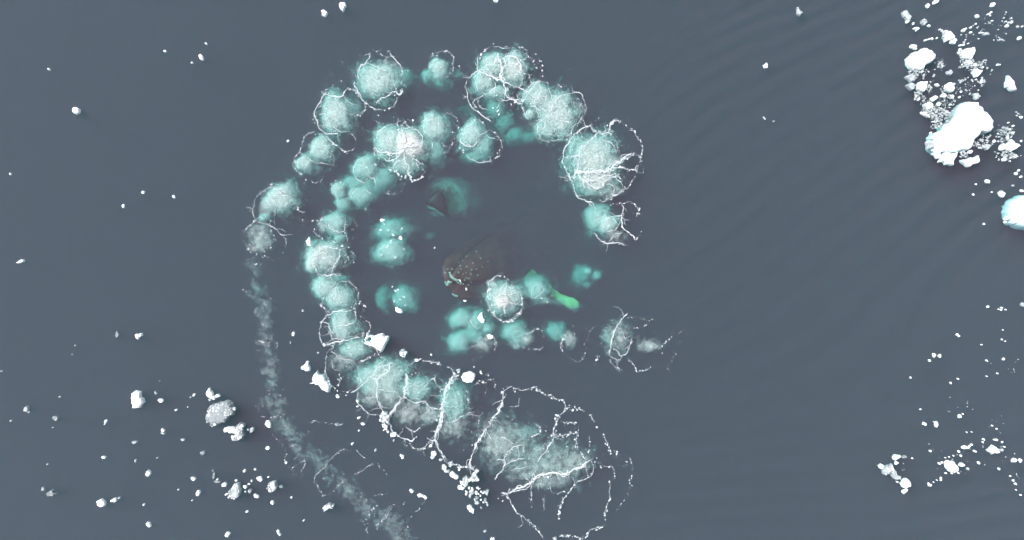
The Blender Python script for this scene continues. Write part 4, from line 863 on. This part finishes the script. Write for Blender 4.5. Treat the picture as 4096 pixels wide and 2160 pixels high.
for x, y, r, el, rot, tone, label in [
    (663, 197, 14, 1.5, 1.4, 'g', 'grey ragged chip left of the heart-shaped one'), (145, 617, 16, 1.0, None, 'p', 'pale crumbly floe near the left edge'), (312, 670, 16, 1.1, None, 'g', 'dim grey floe right of the pale crumbly one near the left edge'),
    (597, 688, 9, 1.4, 1.2, 'w', 'slim chip lower left of the bean-shaped floe'), (880, 524, 9, 1.3, 2.2, 'p', 'pale chip upper right of the bean-shaped floe'), (907, 568, 13, 1.3, -.3, 'w', 'white chip right of the bean-shaped floe'),
    (1230, 543, 12, 1.2, None, 'w', 'white chip at the foot of the sail-shaped floe'), (1187, 565, 9, 1, None, 'p', 'pale chip right under the sail-shaped floe'), (1323, 615, 11, 1.1, None, 'w', 'white knob at the right end of the big grey slush floe'),
    (1425, 735, 13, 1.3, 1.0, 'p', 'pale chip right of the smaller slush floe'), (1513, 838, 11, 1.1, None, 'w', 'white chip below the narrow one on the bubble trail'), (921, 737, 9, 1.2, None, 'w', 'upper of a pair of chips below right of the bean-shaped floe'),
    (922, 754, 10, 1.4, -.3, 'p', 'lower of a pair of chips below right of the bean-shaped floe'), (1035, 790, 10, 1.2, None, 'p', 'pale chip lower left of the big grey slush floe'), (757, 807, 11, 1.5, .4, 'p', 'pale elongated chip below the bean-shaped floe'),
    (586, 891, 9, 1.2, None, 'w', 'white chip above the bright floe farthest down left'), (767, 910, 8, 1.4, 1.3, 'p', 'small dull chip above the upright white oval chip'), (1147, 866, 14, 1.1, None, 'g', 'grey crumbly chip below the slush floes'),
    (835, 983, 16, 1.25, 1.4, 'w', 'upright white oval chip above right of the bright lower left floe'), (1091, 1010, 11, 1.2, 2.4, 'w', 'white chip right of the upright oval one'), (1227, 1027, 13, 1.5, 0, 'g', 'grey sliver left above the lower slush floe'),
    (1267, 1046, 13, 1.1, None, 'w', 'white chip just left of the lower slush floe'), (1386, 1058, 11, 1.1, None, 'w', 'white chip just right of the lower slush floe'), (1467, 1013, 14, 1.5, -.5, 'w', 'white slanted chip upper right of the lower slush floe'),
    (1413, 1080, 12, 1.1, None, 'p', 'pale ragged chip right below the lower slush floe'), (1449, 1110, 11, 1.3, -.4, 'w', 'white chip between the two lower slush floes'), (1541, 1147, 10, 1.1, None, 'w', 'white chip below the rightmost slush floe'),
    (1120, 1093, 14, 1.2, 1.2, 'w', 'white chip left of the lower slush floe, with a grey side'), (647, 1132, 13, 1.2, None, 'w', 'knobbly white chip right of the bright lower left floe'), (243, 1069, 10, 1.3, None, 'p', 'pale chip upper left of the grey wing-shaped floe'),
    (840, 1272, 12, 1.4, -.8, 'w', 'white comma-shaped chip near the bottom edge'), (1210, 995, 11, 1.8, 1.4, 'g', 'grey sliver above the chip left of the lower slush floe')]:
    ice(lump('L', x, y, r, el, rot), label, tone, SW, detail=1)
crusted('L', [(1180, 610), (1200, 595), (1240, 580), (1280, 572), (1310, 590), (1320, 630), (1290, 660), (1270, 690), (1235, 700), (1210, 715), (1180, 695), (1163, 675), (1175, 640)], 'big grey slush floe studded with white bits, left of the bubble trail', 'g', 150, SW)
crusted('L', [(1340, 712), (1360, 698), (1385, 715), (1380, 760), (1350, 795), (1320, 795), (1305, 770), (1338, 762)], 'smaller grey slush floe beside the white bar of ice', 'g', 80, SW)
crusted('L', [(1320, 1045), (1350, 1040), (1360, 1075), (1350, 1110), (1325, 1130), (1295, 1115), (1290, 1085), (1310, 1070)], 'lower grey slush floe near the bottom of the scatter', 'p', 60, SW)
crusted('I', [(175, 1050), (190, 1030), (215, 1025), (220, 1050), (210, 1080), (190, 1090)], 'small grey slush floe with a white lower end, rightmost of the lower pair', 'p', 50, SW)
crusted('I', [(488, 1170), (520, 1150), (545, 1160), (540, 1180), (515, 1180), (490, 1198)], 'slushy white chip cluster lying over the lower bubble trail', 'p', 40, SW)
smalls('L', [(5, 403, 4), (425, 257, 5, 'p'), (592, 703, 4), (995, 623, 6), (1097, 537, 7), (1078, 550, 5, 'p'), (1210, 560, 6), (1404, 733, 6, 'p'), (890, 893, 4, 'p'), (337, 548, 4), (297, 723, 3), (62, 682, 4), (902, 458, 4, 'p'), (1062, 604, 5, 'p'), (160, 636, 4), (410, 308, 4, 'p')],
       'tiny ice chip in the open left water above the lower white floes', 'tiny chips in the western water')
smalls('L', [(1408, 1042, 6), (1382, 968, 8), (1443, 958, 6), (1335, 1022, 6), (1423, 1024, 5), (1396, 1197, 7), (1281, 1100, 7), (629, 1138, 5), (674, 1120, 7, 'p'), (812, 1159, 6), (1086, 1135, 4), (1009, 1074, 4), (267, 930, 4), (1205, 965, 5, 'p'), (1518, 1002, 4), (1388, 1085, 4), (1230, 1015, 4)],
       'tiny ice chip among the lower left floes near the bottom edge', 'tiny chips near the lower left')

# north and west open water
NW = 'ice in the open water of the north and west'
for reg, pts, tone, label in [
    ('M', [(1452, 50), (1465, 43), (1480, 58), (1472, 73), (1455, 68)], 'w', 'left white floe of the pair near the top edge above the net'), ('M', [(1535, 15), (1560, 10), (1566, 28), (1550, 50), (1538, 38)], 'w', 'right ragged white floe of the pair near the top edge above the net'),
    ('P', [(1972, -6), (1996, -6), (1990, 7), (1978, 6)], 'w', 'white floe cut off by the top edge right above the net'),
    ('N', [(655, 45), (665, 40), (675, 58), (692, 70), (680, 84), (662, 72)], 'p', 'pale pear-shaped floe near the top edge far right of the net'), ('N', [(478, 355), (495, 342), (502, 355), (500, 368), (482, 366)], 'w', 'white triangular floe alone right of the net'),
    ('M', [(330, 490), (345, 486), (357, 492), (356, 510), (342, 517), (331, 508)], 'w', 'white square floe alone in the upper left water')]:
    ice(outline(reg, pts), label, tone, NW)
for reg, x, y, r, el, rot, tone, label in [
    ('M', 909, 257, 12, 1.3, 2.0, 'w', 'knobbly white chip upper left of the net'), ('M', 647, 869, 8, 1.1, None, 'w', 'largest of three white chips left of the net'), ('M', 785, 890, 6, 1.2, None, 'w', 'right one of three white chips left of the net'),
    ('M', 557, 933, 6, 1.5, 1.6, 'w', 'lowest left one of three white chips left of the net'), ('M', 90, 1184, 10, 1.6, .3, 'w', 'thin white chip by the left edge'), ('M', 220, 312, 6, 1.3, None, 'w', 'white chip above left of the square floe'),
    ('M', 745, 230, 6, 1.1, None, 'w', 'white dot of ice left of the knobbly chip'), ('M', 868, 284, 5, 1.2, None, 'w', 'white dot of ice just below the knobbly chip'), ('M', 932, 196, 5, 1.3, None, 'w', 'white dot of ice just above the knobbly chip'),
    ('M', 1302, 637, 6, 1.1, None, 'w', 'white dot of ice beside the western outer arc of bubbles'), ('M', 45, 786, 5, 1.1, None, 'w', 'white dot of ice close to the left edge'),
    ('N', 486, 642, 6, 1.8, -1, 'p', 'pale sliver of ice below the triangular floe right of the net'), ('N', 538, 657, 4, 1.4, 0, 'p', 'pale crumb of ice right of the sliver')]:
    ice(lump(reg, x, y, r, el, rot), label, tone, NW, detail=1)

# ice among the bubbles
NI = 'ice among the bubble clouds'
for reg, pts, tone, label in [
    ('G', [(10, 520), (35, 500), (50, 475), (65, 480), (70, 515), (70, 550), (45, 552), (20, 540)], 'w', 'white shark-tooth floe between the trail and the inner arc'),
    ('G', [(75, 648), (100, 640), (95, 610), (110, 575), (130, 550), (140, 580), (165, 585), (190, 610), (195, 630), (210, 635), (225, 680), (220, 715), (190, 705), (150, 665), (120, 660)], 'w', 'jagged slanting white floe below the shark-tooth floe'),
    ('G', [(1253, 605), (1265, 575), (1300, 563), (1330, 563), (1352, 575), (1350, 620), (1330, 640), (1290, 640), (1265, 630)], 'w', 'round white floe on the southern foam'),
    ('G', [(1212, 540), (1230, 533), (1247, 540), (1240, 565), (1220, 572)], 'p', 'bluish pale chip upper left of the round white southern floe'),
    ('G', [(740, 60), (755, 52), (780, 70), (792, 95), (785, 102), (755, 97), (742, 85)], 'w', 'white chip at the lower edge of the turquoise patch'),
    ('G', [(1380, 145), (1400, 105), (1412, 100), (1415, 125), (1432, 150), (1425, 175), (1405, 175), (1390, 160)], 'w', 'white flame-shaped floe on the lobed turquoise cloud'),
    ('G', [(1450, 280), (1470, 265), (1495, 275), (1500, 290), (1475, 305), (1460, 300)], 'w', 'white chip at the right rim of the lobed turquoise cloud'),
    ('G', [(635, 965), (660, 960), (680, 980), (680, 1010), (655, 1000), (640, 985)], 'w', 'white chip under the crumbly floe at the foot of the left foam seam'),
    ('H', [(130, 790), (150, 785), (165, 800), (170, 840), (150, 840), (130, 815)], 'w', 'white upright block, uppermost of the line of ice on the southern foam rim'),
    ('H', [(190, 845), (215, 838), (240, 860), (255, 885), (240, 893), (210, 880), (190, 865)], 'w', 'white slanted slab right below the upright block'),
    ('H', [(180, 770), (210, 755), (215, 775), (195, 805), (180, 795)], 'p', 'pale chip right of the upright block'),
    ('H', [(265, 910), (285, 910), (325, 940), (300, 950), (270, 925)], 'w', 'white slab on the lower left of the soft lump in the ice cluster'),
    ('H', [(253, 945), (280, 945), (303, 960), (285, 978), (260, 970)], 'w', 'white chip under the slab, left rim of the ice cluster'),
    ('H', [(390, 960), (405, 948), (425, 962), (410, 985)], 'w', 'white diamond chip in the middle of the ice cluster'),
    ('H', [(335, 990), (355, 965), (375, 970), (375, 1000), (350, 1040), (333, 1030)], 'p', 'pale long floe in the lower ice cluster'),
    ('H', [(445, 985), (470, 972), (490, 980), (480, 1020), (460, 1005)], 'p', 'pale ragged floe on the right rim of the ice cluster'),
    ('H', [(320, 1100), (345, 1095), (360, 1115), (375, 1135), (365, 1158), (345, 1145), (325, 1120)], 'w', 'white boat-shaped floe below the ice cluster'),
    ('I', [(1018, 1103), (1035, 1098), (1052, 1105), (1045, 1115), (1025, 1117)], 'w', 'left one of two touching white chips near the bottom'), ('I', [(1045, 1115), (1060, 1108), (1073, 1120), (1060, 1126)], 'w', 'right one of two touching white chips near the bottom'),
    ('I', [(222, 1305), (235, 1308), (245, 1325), (237, 1335), (225, 1320)], 'w', 'white almond chip near the bottom edge left of the trail'),
    ('E', [(525, 1060), (545, 1062), (553, 1082), (540, 1078)], 'w', 'small white chip floating over the brown whale head'), ('D', [(1345, 488), (1360, 470), (1375, 500), (1360, 503)], 'w', 'white triangular chip at the right side of the figure-eight cloud'),
    ('D', [(1203, 350), (1215, 340), (1240, 352), (1225, 367)], 'w', 'white chip at the top of the figure-eight cloud'), ('D', [(625, 515), (645, 490), (655, 480), (665, 510), (665, 545), (655, 553), (640, 545)], 'w', 'white spearhead floe left of the bright ringed western cloud')]:
    ice(outline(reg, pts), label, tone, NI)
# the holed floe
hp = roughen(outline('G', [(500, 340), (506, 318), (520, 322), (540, 330), (556, 312), (552, 292), (535, 284), (520, 290), (514, 305), (502, 312), (515, 260), (525, 260), (530, 276), (575, 285), (610, 270), (640, 265), (655, 285), (683, 285), (680, 310), (655, 350), (630, 403), (600, 385), (560, 360), (520, 345)]), .05, k=1)
import mathutils.geometry as mg
def slab(P, h, z, mat, name, parent=None):
    """an outline of any shape as a slab with rounded shoulders"""
    n = len(P); Nx = np.roll(P, -1, 0) - np.roll(P, 1, 0); Nn = np.stack([-Nx[:, 1], Nx[:, 0]], -1); Nn /= np.linalg.norm(Nn, axis=1)[:, None] + 1e-9
    rings = [(-.03, z - .15), (0, z), (.012, z + .6 * h), (.04, z + h)]
    V = []
    for ins, zz in rings:
        Q = P + Nn * ins
        V += [(a, b, zz + (0 if zz < z + .5 * h else (vnoise(np.array(a * 4), np.array(b * 4), 3) - .5) * .05)) for a, b in Q]
    F = [(r * n + i, r * n + (i + 1) % n, (r + 1) * n + (i + 1) % n, (r + 1) * n + i) for r in range(3) for i in range(n)]
    top = [Vector((*v[:2], 0)) for v in V[3 * n:]]
    F += [tuple(3 * n + i for i in t) for t in mg.tessellate_polygon([top])]
    return mesh_obj(name, V, F, mat, parent)
tag(slab(hp, .11, 0.0, ICE, 'ice_floe'), 'white floe with a hole through its left end, on the western foam', 'ice', NI)
for reg, x, y, r, el, rot, tone, label in [
    ('G', 720, 1045, 20, 1.2, 0, 'w', 'white lump on the foam rim below the crumbly floe'), ('G', 290, 750, 13, 1.3, -.9, 'w', 'white chip just below the jagged slanting floe'), ('G', 455, 915, 11, 1.3, .5, 'w', 'upper of two chips left of the crumbly floe'),
    ('G', 489, 960, 12, 1.5, -.2, 'w', 'lower of two chips left of the crumbly floe'), ('G', 585, 1165, 13, 1.2, None, 'p', 'dull chip in the gap between the trail and the southern foam'), ('G', 791, 1213, 16, 1.4, -.9, 'w', 'white almond chip below the southern foam arc'),
    ('G', 404, 1117, 9, 1.6, 1.6, 'p', 'slim upright chip between the trail and the southern foam'), ('G', 186, 350, 11, 1.3, -.6, 'w', 'white chip at the left end of the foam bar by the holed floe'), ('G', 297, 967, 16, 2.2, .1, 'g', 'flat grey sliver between the trail and the southern foam'),
    ('G', 1038, 1195, 20, 1.1, None, 'w', 'upper of two stacked white lumps at the foot of the thickest foam seam'), ('G', 1028, 1222, 15, 1.1, None, 'w', 'lower of two stacked white lumps at the foot of the thickest foam seam'), ('G', 1015, 1133, 13, 1, None, 'w', 'white dot of ice above the two stacked lumps'),
    ('G', 1405, 563, 10, 1.5, 1.9, 'w', 'white chip right of the round white southern floe'), ('G', 905, 470, 14, 1.2, 0, 'w', 'white chip lodged in the dotted foam left above the round white floe'), ('G', 1018, 424, 7, 1.1, None, 'w', 'white dot of ice in the gap above the southern foam'),
    ('H', 395, 1035, 17, 1.1, None, 'g', 'grey lump low in the ice cluster'), ('H', 395, 1072, 16, 1.3, .2, 'p', 'pale lump at the bottom left of the ice cluster'), ('H', 460, 1057, 15, 1.2, 1.2, 'g', 'grey lump at the bottom right of the ice cluster'),
    ('H', 478, 1085, 11, 1.5, 1.4, 'p', 'pale sliver at the bottom right tip of the ice cluster'), ('H', 120, 745, 12, 1.3, 0, 'p', 'pale chip above the upright block on the foam rim'), ('H', 515, 1352, 15, 1.2, 0, 'w', 'white floe cut off by the bottom edge below the ice cluster'),
    ('H', 460, 1290, 9, 1.6, .3, 'p', 'pale chip above the floe cut off by the bottom edge'), ('H', 993, 1350, 13, 1.2, 0, 'p', 'pale floe cut off by the bottom edge under the foam cobweb'), ('I', 985, 1083, 10, 1.3, -.6, 'w', 'white chip upper left of the two touching chips near the bottom'),
    ('I', 315, 192, 9, 1.6, 1.4, 'w', 'slim white chip right of the vertical bubble trail'), ('I', 300, 242, 6, 1.4, 1.5, 'g', 'grey chip below the slim one right of the vertical bubble trail'), ('I', 250, 1055, 11, 1.2, None, 'g', 'dim grey chip right of the rightmost slush floe'),
    ('I', 275, 922, 7, 1.1, None, 'w', 'white chip caught in the dotted foam of the lower trail'), ('I', 370, 60, 6, 1.5, 1.7, 'p', 'pale chip left of the foam square by the inner arc'), ('E', 600, 1148, 11, 1.6, 1.7, 'w', 'upright white chip over the lower jaw of the brown whale'),
    ('E', 588, 1253, 11, 1.5, -.1, 'w', 'white oval chip just below the brown whale'), ('E', 313, 772, 6, 1.2, 1.4, 'w', 'white dot of ice in the open water between the two whales'), ('A', 1458, 740, 10, 1.1, None, 'w', 'white chip above the brightest inner cloud')]:
    ice(lump(reg, x, y, r, el, rot), label, tone, NI, detail=2 if r > 13 else 1)
crusted('G', [(775, 400), (785, 385), (805, 380), (825, 400), (828, 415), (815, 440), (795, 447), (780, 430)], 'speckled grey slush floe right of the holed floe', 'p', 50, NI)
crusted('G', [(625, 890), (640, 870), (675, 870), (690, 900), (685, 950), (650, 950), (625, 935)], 'crumbly white floe at the foot of the left foam seam', 'p', 60, NI)
crusted('H', [(290, 890), (310, 870), (340, 885), (335, 920), (310, 945), (285, 930)], 'soft pale lump, highest left in the ice cluster', 'p', 40, NI)
crusted('H', [(345, 885), (365, 850), (390, 820), (403, 830), (395, 870), (413, 895), (390, 910), (360, 905)], 'soft pale lump joined to the foam at the top of the ice cluster', 'p', 60, NI)
smalls('H', [(392, 1000, 12), (337, 960, 10), (425, 1020, 7), (430, 990, 8), (427, 1050, 7), (430, 1110, 8, 'p'), (318, 990, 9), (315, 1007, 8), (445, 1000, 6), (410, 1005, 6), (470, 1070, 6), (445, 1070, 6), (380, 1050, 6), (360, 960, 6), (262, 818, 10), (180, 832, 11, 'p')],
       'small ice bit between the bigger pieces of the southern ice cluster', 'bits of the southern ice cluster')
smalls('G', [(445, 827, 7), (459, 1014, 6), (683, 1023, 9), (728, 1088, 9, 'p'), (358, 740, 5), (20, 85, 5), (140, 410, 5, 'p'), (445, 785, 9), (1350, 520, 5), (650, 1010, 6)], 'tiny ice chip along the outer rim of the southern foam arc', 'tiny chips along the foam rim')
smalls('I', [(374, 1248, 5), (455, 298, 5), (305, 1118, 6), (650, 812, 7), (688, 738, 5)], 'tiny ice chip in the dark water between trail and southern foam', 'tiny chips between trail and foam')
# ------------------------------------------------------------------ the two humpback whales
SKIN = noisy('whale_skin', (.060, .026, .026), (.135, .058, .052), 3.2, rough=0.5, bump=0.2, bscale=10)
SKIN_DARK = noisy('whale_skin_dark', (.018, .016, .018), (.035, .030, .030), 2.0, rough=0.5)
PALE = noisy('whale_pale', (.34, .34, .32), (.52, .52, .48), 4.0, rough=0.6)
KNOB = noisy('whale_knob', (.20, .18, .17), (.34, .32, .30), 6.0, rough=0.6)
FLIP = noisy('flipper_green', (.40, .52, .22), (.54, .62, .32), 1.5, rough=0.6)  # green look through the water is put into the base colour
PLEAT = noisy('throat_pleat', (.27, .27, .19), (.42, .40, .29), 2.5, rough=0.6, bump=0.3, bscale=6)
def sweep(axis, right, up, prof, seg=28):
    """a body: prof rows (distance along, half width, half height, lateral shift, vertical shift); axis runs nose to tail"""
    V, F = [], []
    for (s_, w, h, lx, lz) in prof:
        for k in range(seg):
            t = 2 * math.pi * k / seg
            cx, cz = math.cos(t), math.sin(t)
            e = 0.86
            p = axis(s_) + right * (lx + w * math.copysign(abs(cx) ** e, cx)) + up * (lz + h * math.copysign(abs(cz) ** e, cz))
            V.append(tuple(p))
    n = len(prof)
    F = [(i * seg + k, i * seg + (k + 1) % seg, (i + 1) * seg + (k + 1) % seg, (i + 1) * seg + k) for i in range(n - 1) for k in range(seg)]
    F += [tuple(range(seg))[::-1], tuple((n - 1) * seg + k for k in range(seg))]
    return V, F
def smooth_prof(rows, n=48):
    rows = np.array(rows, dtype=float); s_ = np.linspace(rows[0, 0] ** .5, rows[-1, 0] ** .5, n) ** 2
    return np.stack([s_] + [np.interp(s_, rows[:, 0], rows[:, i]) for i in range(1, 5)], -1)
def plate(name, pts, z0, thick, mat, parent, tilt=(0, 0)):
    """a closed, thick, round-edged sheet over an outline (metres)"""
    P = np.array(pts); n = len(P); c = P.mean(0); V = []
    for k, dz in ((.96, -thick), (1.0, -.5 * thick), (.97, -.1 * thick), (.75, .25 * thick), (.4, .4 * thick)):
        Q = c + (P - c) * k
        V += [(x, y, z0 + dz + tilt[0] * (x - c[0]) + tilt[1] * (y - c[1])) for x, y in Q]
    V.append((c[0], c[1], z0 + .45 * thick))
    F = [(r * n + i, r * n + (i + 1) % n, (r + 1) * n + (i + 1) % n, (r + 1) * n + i) for r in range(4) for i in range(n)]
    F += [(4 * n + i, 4 * n + (i + 1) % n, 5 * n) for i in range(n)] + [tuple(range(n))[::-1]]
    return mesh_obj(name, V, F, mat, parent, smooth=True)

# whale with the brown head, its body running down into the deep towards the upper right
nose = Vector((*W('P', 1783, 1135, .35), -.48))
yaw, pitch = math.radians(27), math.radians(-31)
fwd = Vector((math.cos(yaw) * math.cos(pitch), math.sin(yaw) * math.cos(pitch), math.sin(pitch)))   # nose to tail
right = Vector((-math.sin(yaw), math.cos(yaw), 0)); up = right.cross(fwd); up = up if up.z > 0 else -up
ax = lambda s_: nose + fwd * s_
whale = empty('humpback_whale', nose.x, nose.y, nose.z)
tag(whale, 'brown humpback whale head with white knobs just under the surface inside the net', 'whale', 'humpback whales inside the bubble net')
prof = smooth_prof([(0, .10, .05, 0, 0), (.06, .50, .12, 0, 0), (.25, .80, .22, 0, -.02), (.6, .98, .32, 0, -.05), (1.2, 1.14, .48, 0, -.12), (2.2, 1.24, .75, 0, -.28), (3.4, 1.42, 1.05, 0, -.45), (5.0, 1.5, 1.25, 0, -.5),
                    (7.0, 1.25, 1.1, 0, -.4), (9.0, .75, .72, 0, -.2), (10.8, .36, .42, 0, 0), (12.2, .16, .22, 0, .05)])
V, F = sweep(ax, right, up, prof)
mesh_obj('body', V, F, SKIN, whale, smooth=True)
# upper jaw: a narrower wedge lying on the lower jaw
prof = smooth_prof([(.22, .05, .03, .06, .24), (.30, .16, .08, .06, .25), (.6, .36, .16, .06, .28), (1.1, .58, .24, .06, .36), (1.8, .78, .34, .05, .42), (2.6, .92, .45, .03, .46), (3.2, .98, .40, .02, .42), (4.2, 1.0, .2, 0, .3)], 34)
V, F = sweep(ax, right, up, prof)
rostrum = mesh_obj('rostrum', V, F, SKIN, whale, smooth=True)
prof = smooth_prof([(.10, .05, .02, .06, .16), (.20, .24, .05, .06, .18), (.6, .48, .08, .06, .21), (1.1, .70, .11, .06, .27), (1.8, .90, .15, .05, .32), (2.6, 1.02, .2, .03, .34), (3.6, 1.0, .1, 0, .2)], 28)
V, F = sweep(ax, right, up, prof)
mesh_obj('lip', V, F, SKIN_DARK, whale, smooth=True)
bpy.context.view_layer.update()
dg = bpy.context.evaluated_depsgraph_get()
trees = [BVHTree.FromObject(o, dg) for o in whale.children]
mats_w = [o.matrix_world.inverted() for o in whale.children]
def on_whale(x, y):
    best = None
    for o, tr_ in zip(whale.children, trees):
        mi = o.matrix_world.inverted()
        hit = tr_.ray_cast(mi @ Vector((x, y, 2.0)), (mi.to_3x3() @ Vector((0, 0, -1))).normalized())
        if hit[0] is not None:
            p = o.matrix_world @ hit[0]
            if best is None or p.z > best.z: best = p
    return best
def knob(x, y, r, name, mat, parent):
    p = on_whale(x, y)
    if p is None: return
    V, F = [], []
    k = 8
    for q, (a, z) in enumerate(((1.25, -.25), (1.0, .35), (.55, .75))):
        V += [(p.x + r * a * math.cos(2 * math.pi * i / k) * rng.uniform(.85, 1.15), p.y + r * a * math.sin(2 * math.pi * i / k) * rng.uniform(.85, 1.15), p.z + r * z) for i in range(k)]
    V.append((p.x, p.y, p.z + r * .9))
    F = [(q * k + i, q * k + (i + 1) % k, (q + 1) * k + (i + 1) % k, (q + 1) * k + i) for q in range(2) for i in range(k)] + [(2 * k + i, 2 * k + (i + 1) % k, 3 * k) for i in range(k)]
    mesh_obj(name, V, F, mat, parent, smooth=True)
for x, y in [(728, 865), (658, 910), (602, 945), (648, 970), (690, 965), (740, 945), (596, 997), (553, 965), (565, 890), (545, 935), (795, 895), (688, 805), (530, 905), (600, 850), (585, 1065), (600, 1045), (620, 1050), (640, 1080), (530, 995), (570, 1010), (640, 1010), (700, 1020)]:
    knob(*W('E', x, y, .45), rng.uniform(.024, .042), 'tubercle', KNOB, whale)
for x, y, r in [(470, 965, .03), (430, 968, .03), (410, 998, .035), (450, 1000, .04), (457, 1020, .05), (468, 1035, .06), (482, 1048, .05), (500, 1058, .05), (515, 1067, .05), (525, 1085, .05), (440, 1085, .07), (430, 1105, .06), (460, 1083, .04),
                (412, 1085, .04), (410, 1105, .045), (420, 1130, .05), (432, 1150, .05), (445, 1168, .055), (462, 1182, .055), (480, 1193, .05), (497, 1203, .05), (513, 1208, .045), (550, 1090, .04), (545, 1100, .03), (570, 1100, .03), (615, 1110, .03)]:
    knob(*W('E', x, y, .4), r, 'barnacle', PALE, whale)
# left flipper, white with a yellow-green film; water's green cast put into its colour
base = Vector((*W('F', 800, 190, 1.9), -1.9)); tip = Vector((*W('F', 1200, 432, .62), -.92))
mid = Vector((*W('F', 1030, 388, .85), -.85))
V, F = [], []
nS, seg = 26, 14
dirs = []
for i in range(nS):
    t = i / (nS - 1)
    p = base * (1 - t) ** 2 + mid * 2 * t * (1 - t) * 1.0 + tip * t ** 2
    T = ((mid - base) * (1 - t) + (tip - mid) * t).normalized()
    side = Vector((0, 0, 1)).cross(T).normalized(); nrm = T.cross(side)
    w = np.interp(t, [0, .3, .55, .8, .93, .98, 1], [.30, .22, .14, .22, .19, .12, .03]) * (1 + .09 * math.sin(t * 40))
    h = .3 * w
    for k in range(seg):
        a = 2 * math.pi * k / seg
        V.append(tuple(p + side * w * math.cos(a) + nrm * h * math.sin(a)))
F = [(i * seg + k, i * seg + (k + 1) % seg, (i + 1) * seg + (k + 1) % seg, (i + 1) * seg + k) for i in range(nS - 1) for k in range(seg)] + [tuple(range(seg))[::-1], tuple((nS - 1) * seg + k for k in range(seg))]
o = mesh_obj('flipper', V, F, FLIP, whale, smooth=True); o['label'] = 'pale flipper coloured bright green as seen through the water'
# the tail
tl = ax(12.2); V = []
for a, b in ((0, 0), (.5, .5), (.9, 1.3), (1.0, 2.0), (.75, 1.4), (.75, .5), (.6, 0), (.75, -.5), (.75, -1.4), (1.0, -2.0), (.9, -1.3), (.5, -.5)):
    V.append(tl + fwd * a + right * b)
n = len(V)
V = [tuple(v + up * .06) for v in V] + [tuple(v - up * .06) for v in V]
mesh_obj('fluke', V, [tuple(range(n)), tuple(range(n, 2 * n))[::-1]] + [(i, (i + 1) % n, n + (i + 1) % n, n + i) for i in range(n)], SKIN, whale)

# second whale: lunging upwards with its mouth open, seen down its gape
def EP(x, y, d): 
    d = d + .3; X, Y = W('E', x, y, d); return Vector((X, Y, -d))
w2 = EP(400, 360, 1.6)
lunger = empty('humpback_whale', w2.x, w2.y, w2.z)
tag(lunger, 'dim humpback whale lunging upwards with open mouth, a dark wedge in green water', 'whale', 'humpback whales inside the bubble net')
down = Vector((.25, .12, -1)).normalized()
rt = Vector((1, 0, 0)); rt = (rt - down * rt.dot(down)).normalized(); u2 = down.cross(rt)
ax2 = lambda s_: w2 + down * s_
V, F = sweep(ax2, rt, u2, smooth_prof([(.75, .35, .3, 0, 0), (1.2, .8, .75, 0, 0), (2.4, 1.15, 1.0, 0, 0), (4.5, 1.35, 1.2, 0, 0), (7, 1.0, .9, 0, 0), (9.5, .45, .4, 0, 0), (11, .16, .16, 0, 0)]))
mesh_obj('body', V, F, SKIN_DARK, lunger, smooth=True)
# lower jaw: a scoop whose rim is an arc, its pleated inside pale
rim_pts = [(268, 262, 1.55), (300, 222, 1.35), (350, 196, 1.2), (410, 182, 1.1), (470, 192, 1.05), (525, 225, 1.05), (560, 280, 1.1), (578, 345, 1.2), (570, 410, 1.35), (530, 462, 1.5), (470, 495, 1.65)]
rim = [EP(x, y, d_ + .05) for x, y, d_ in rim_pts]
V, F = [], []
cen = EP(375, 350, 3.0)
for j, f in enumerate((1.04, 1.0, .86, .68, .45, .2)):
    for p in rim:
        q = cen.lerp(p, f); z = cen.z + (p.z - cen.z) * min(1, f) ** .8 - (.1 if j == 0 else 0)
        V.append((q.x, q.y, z + .03 * math.sin(rim.index(p) * 3.1) * (1 - f)))
n = len(rim)
F = [(j * n + i, j * n + i + 1, (j + 1) * n + i + 1, (j + 1) * n + i) for j in range(5) for i in range(n - 1)]
oj = mesh_obj('lower_jaw', V, F, PLEAT, lunger, smooth=True)
md = oj.modifiers.new('thickness', 'SOLIDIFY'); md.thickness = .07; md.offset = -1
# upper jaw: dark wedge
tri = [EP(*p) for p in [(362, 262, 1.0), (395, 285, 1.0), (425, 340, 1.1), (440, 420, 1.2), (436, 482, 1.3), (400, 470, 1.3), (350, 440, 1.3), (300, 405, 1.3), (243, 388, 1.3), (255, 360, 1.2), (300, 305, 1.1)]]
plate('rostrum', [(v.x, v.y) for v in tri][::-1], -.85, .22, SKIN_DARK, lunger, tilt=(0, .25))
bl = [EP(*p) for p in [(240, 398, 1.0), (280, 402, 1.0), (310, 412, 1.0), (345, 432, 1.05), (385, 462, 1.1), (412, 490, 1.15), (395, 488, 1.15), (350, 462, 1.1), (320, 436, 1.05), (290, 422, 1.0), (255, 414, 1.0)]]
plate('baleen', [(v.x, v.y) for v in bl][::-1], -1.2, .10, PALE, lunger)
for (x, y, d, a, b) in [(395, 215, .85, .10, .06), (415, 245, .8, .05, .12), (440, 215, .9, .05, .10), (500, 270, .95, .09, .05), (545, 345, 1.0, .08, .06), (470, 250, .95, .05, .05), (380, 240, .95, .06, .05)]:
    c = EP(x, y, d); k = 9
    plate('skin_scar', [(c.x + a * math.cos(6.283 * i / k) * rng.uniform(.6, 1.3), c.y + b * math.sin(6.283 * i / k) * rng.uniform(.6, 1.3)) for i in range(k)], c.z - .02, .05, PALE, lunger)
cloud('green blur of bubbles streaming round the open mouth of the dim whale', [(440, 185, 150, 60, .9, .34), (540, 240, 100, 90, .95, .34), (300, 210, 80, 50, 1.0, .25), (560, 360, 80, 120, 1.1, .25), (340, 470, 90, 40, 1.0, .2), (640, 330, 100, 120, 1.3, .2)], [], INN, reg='E')
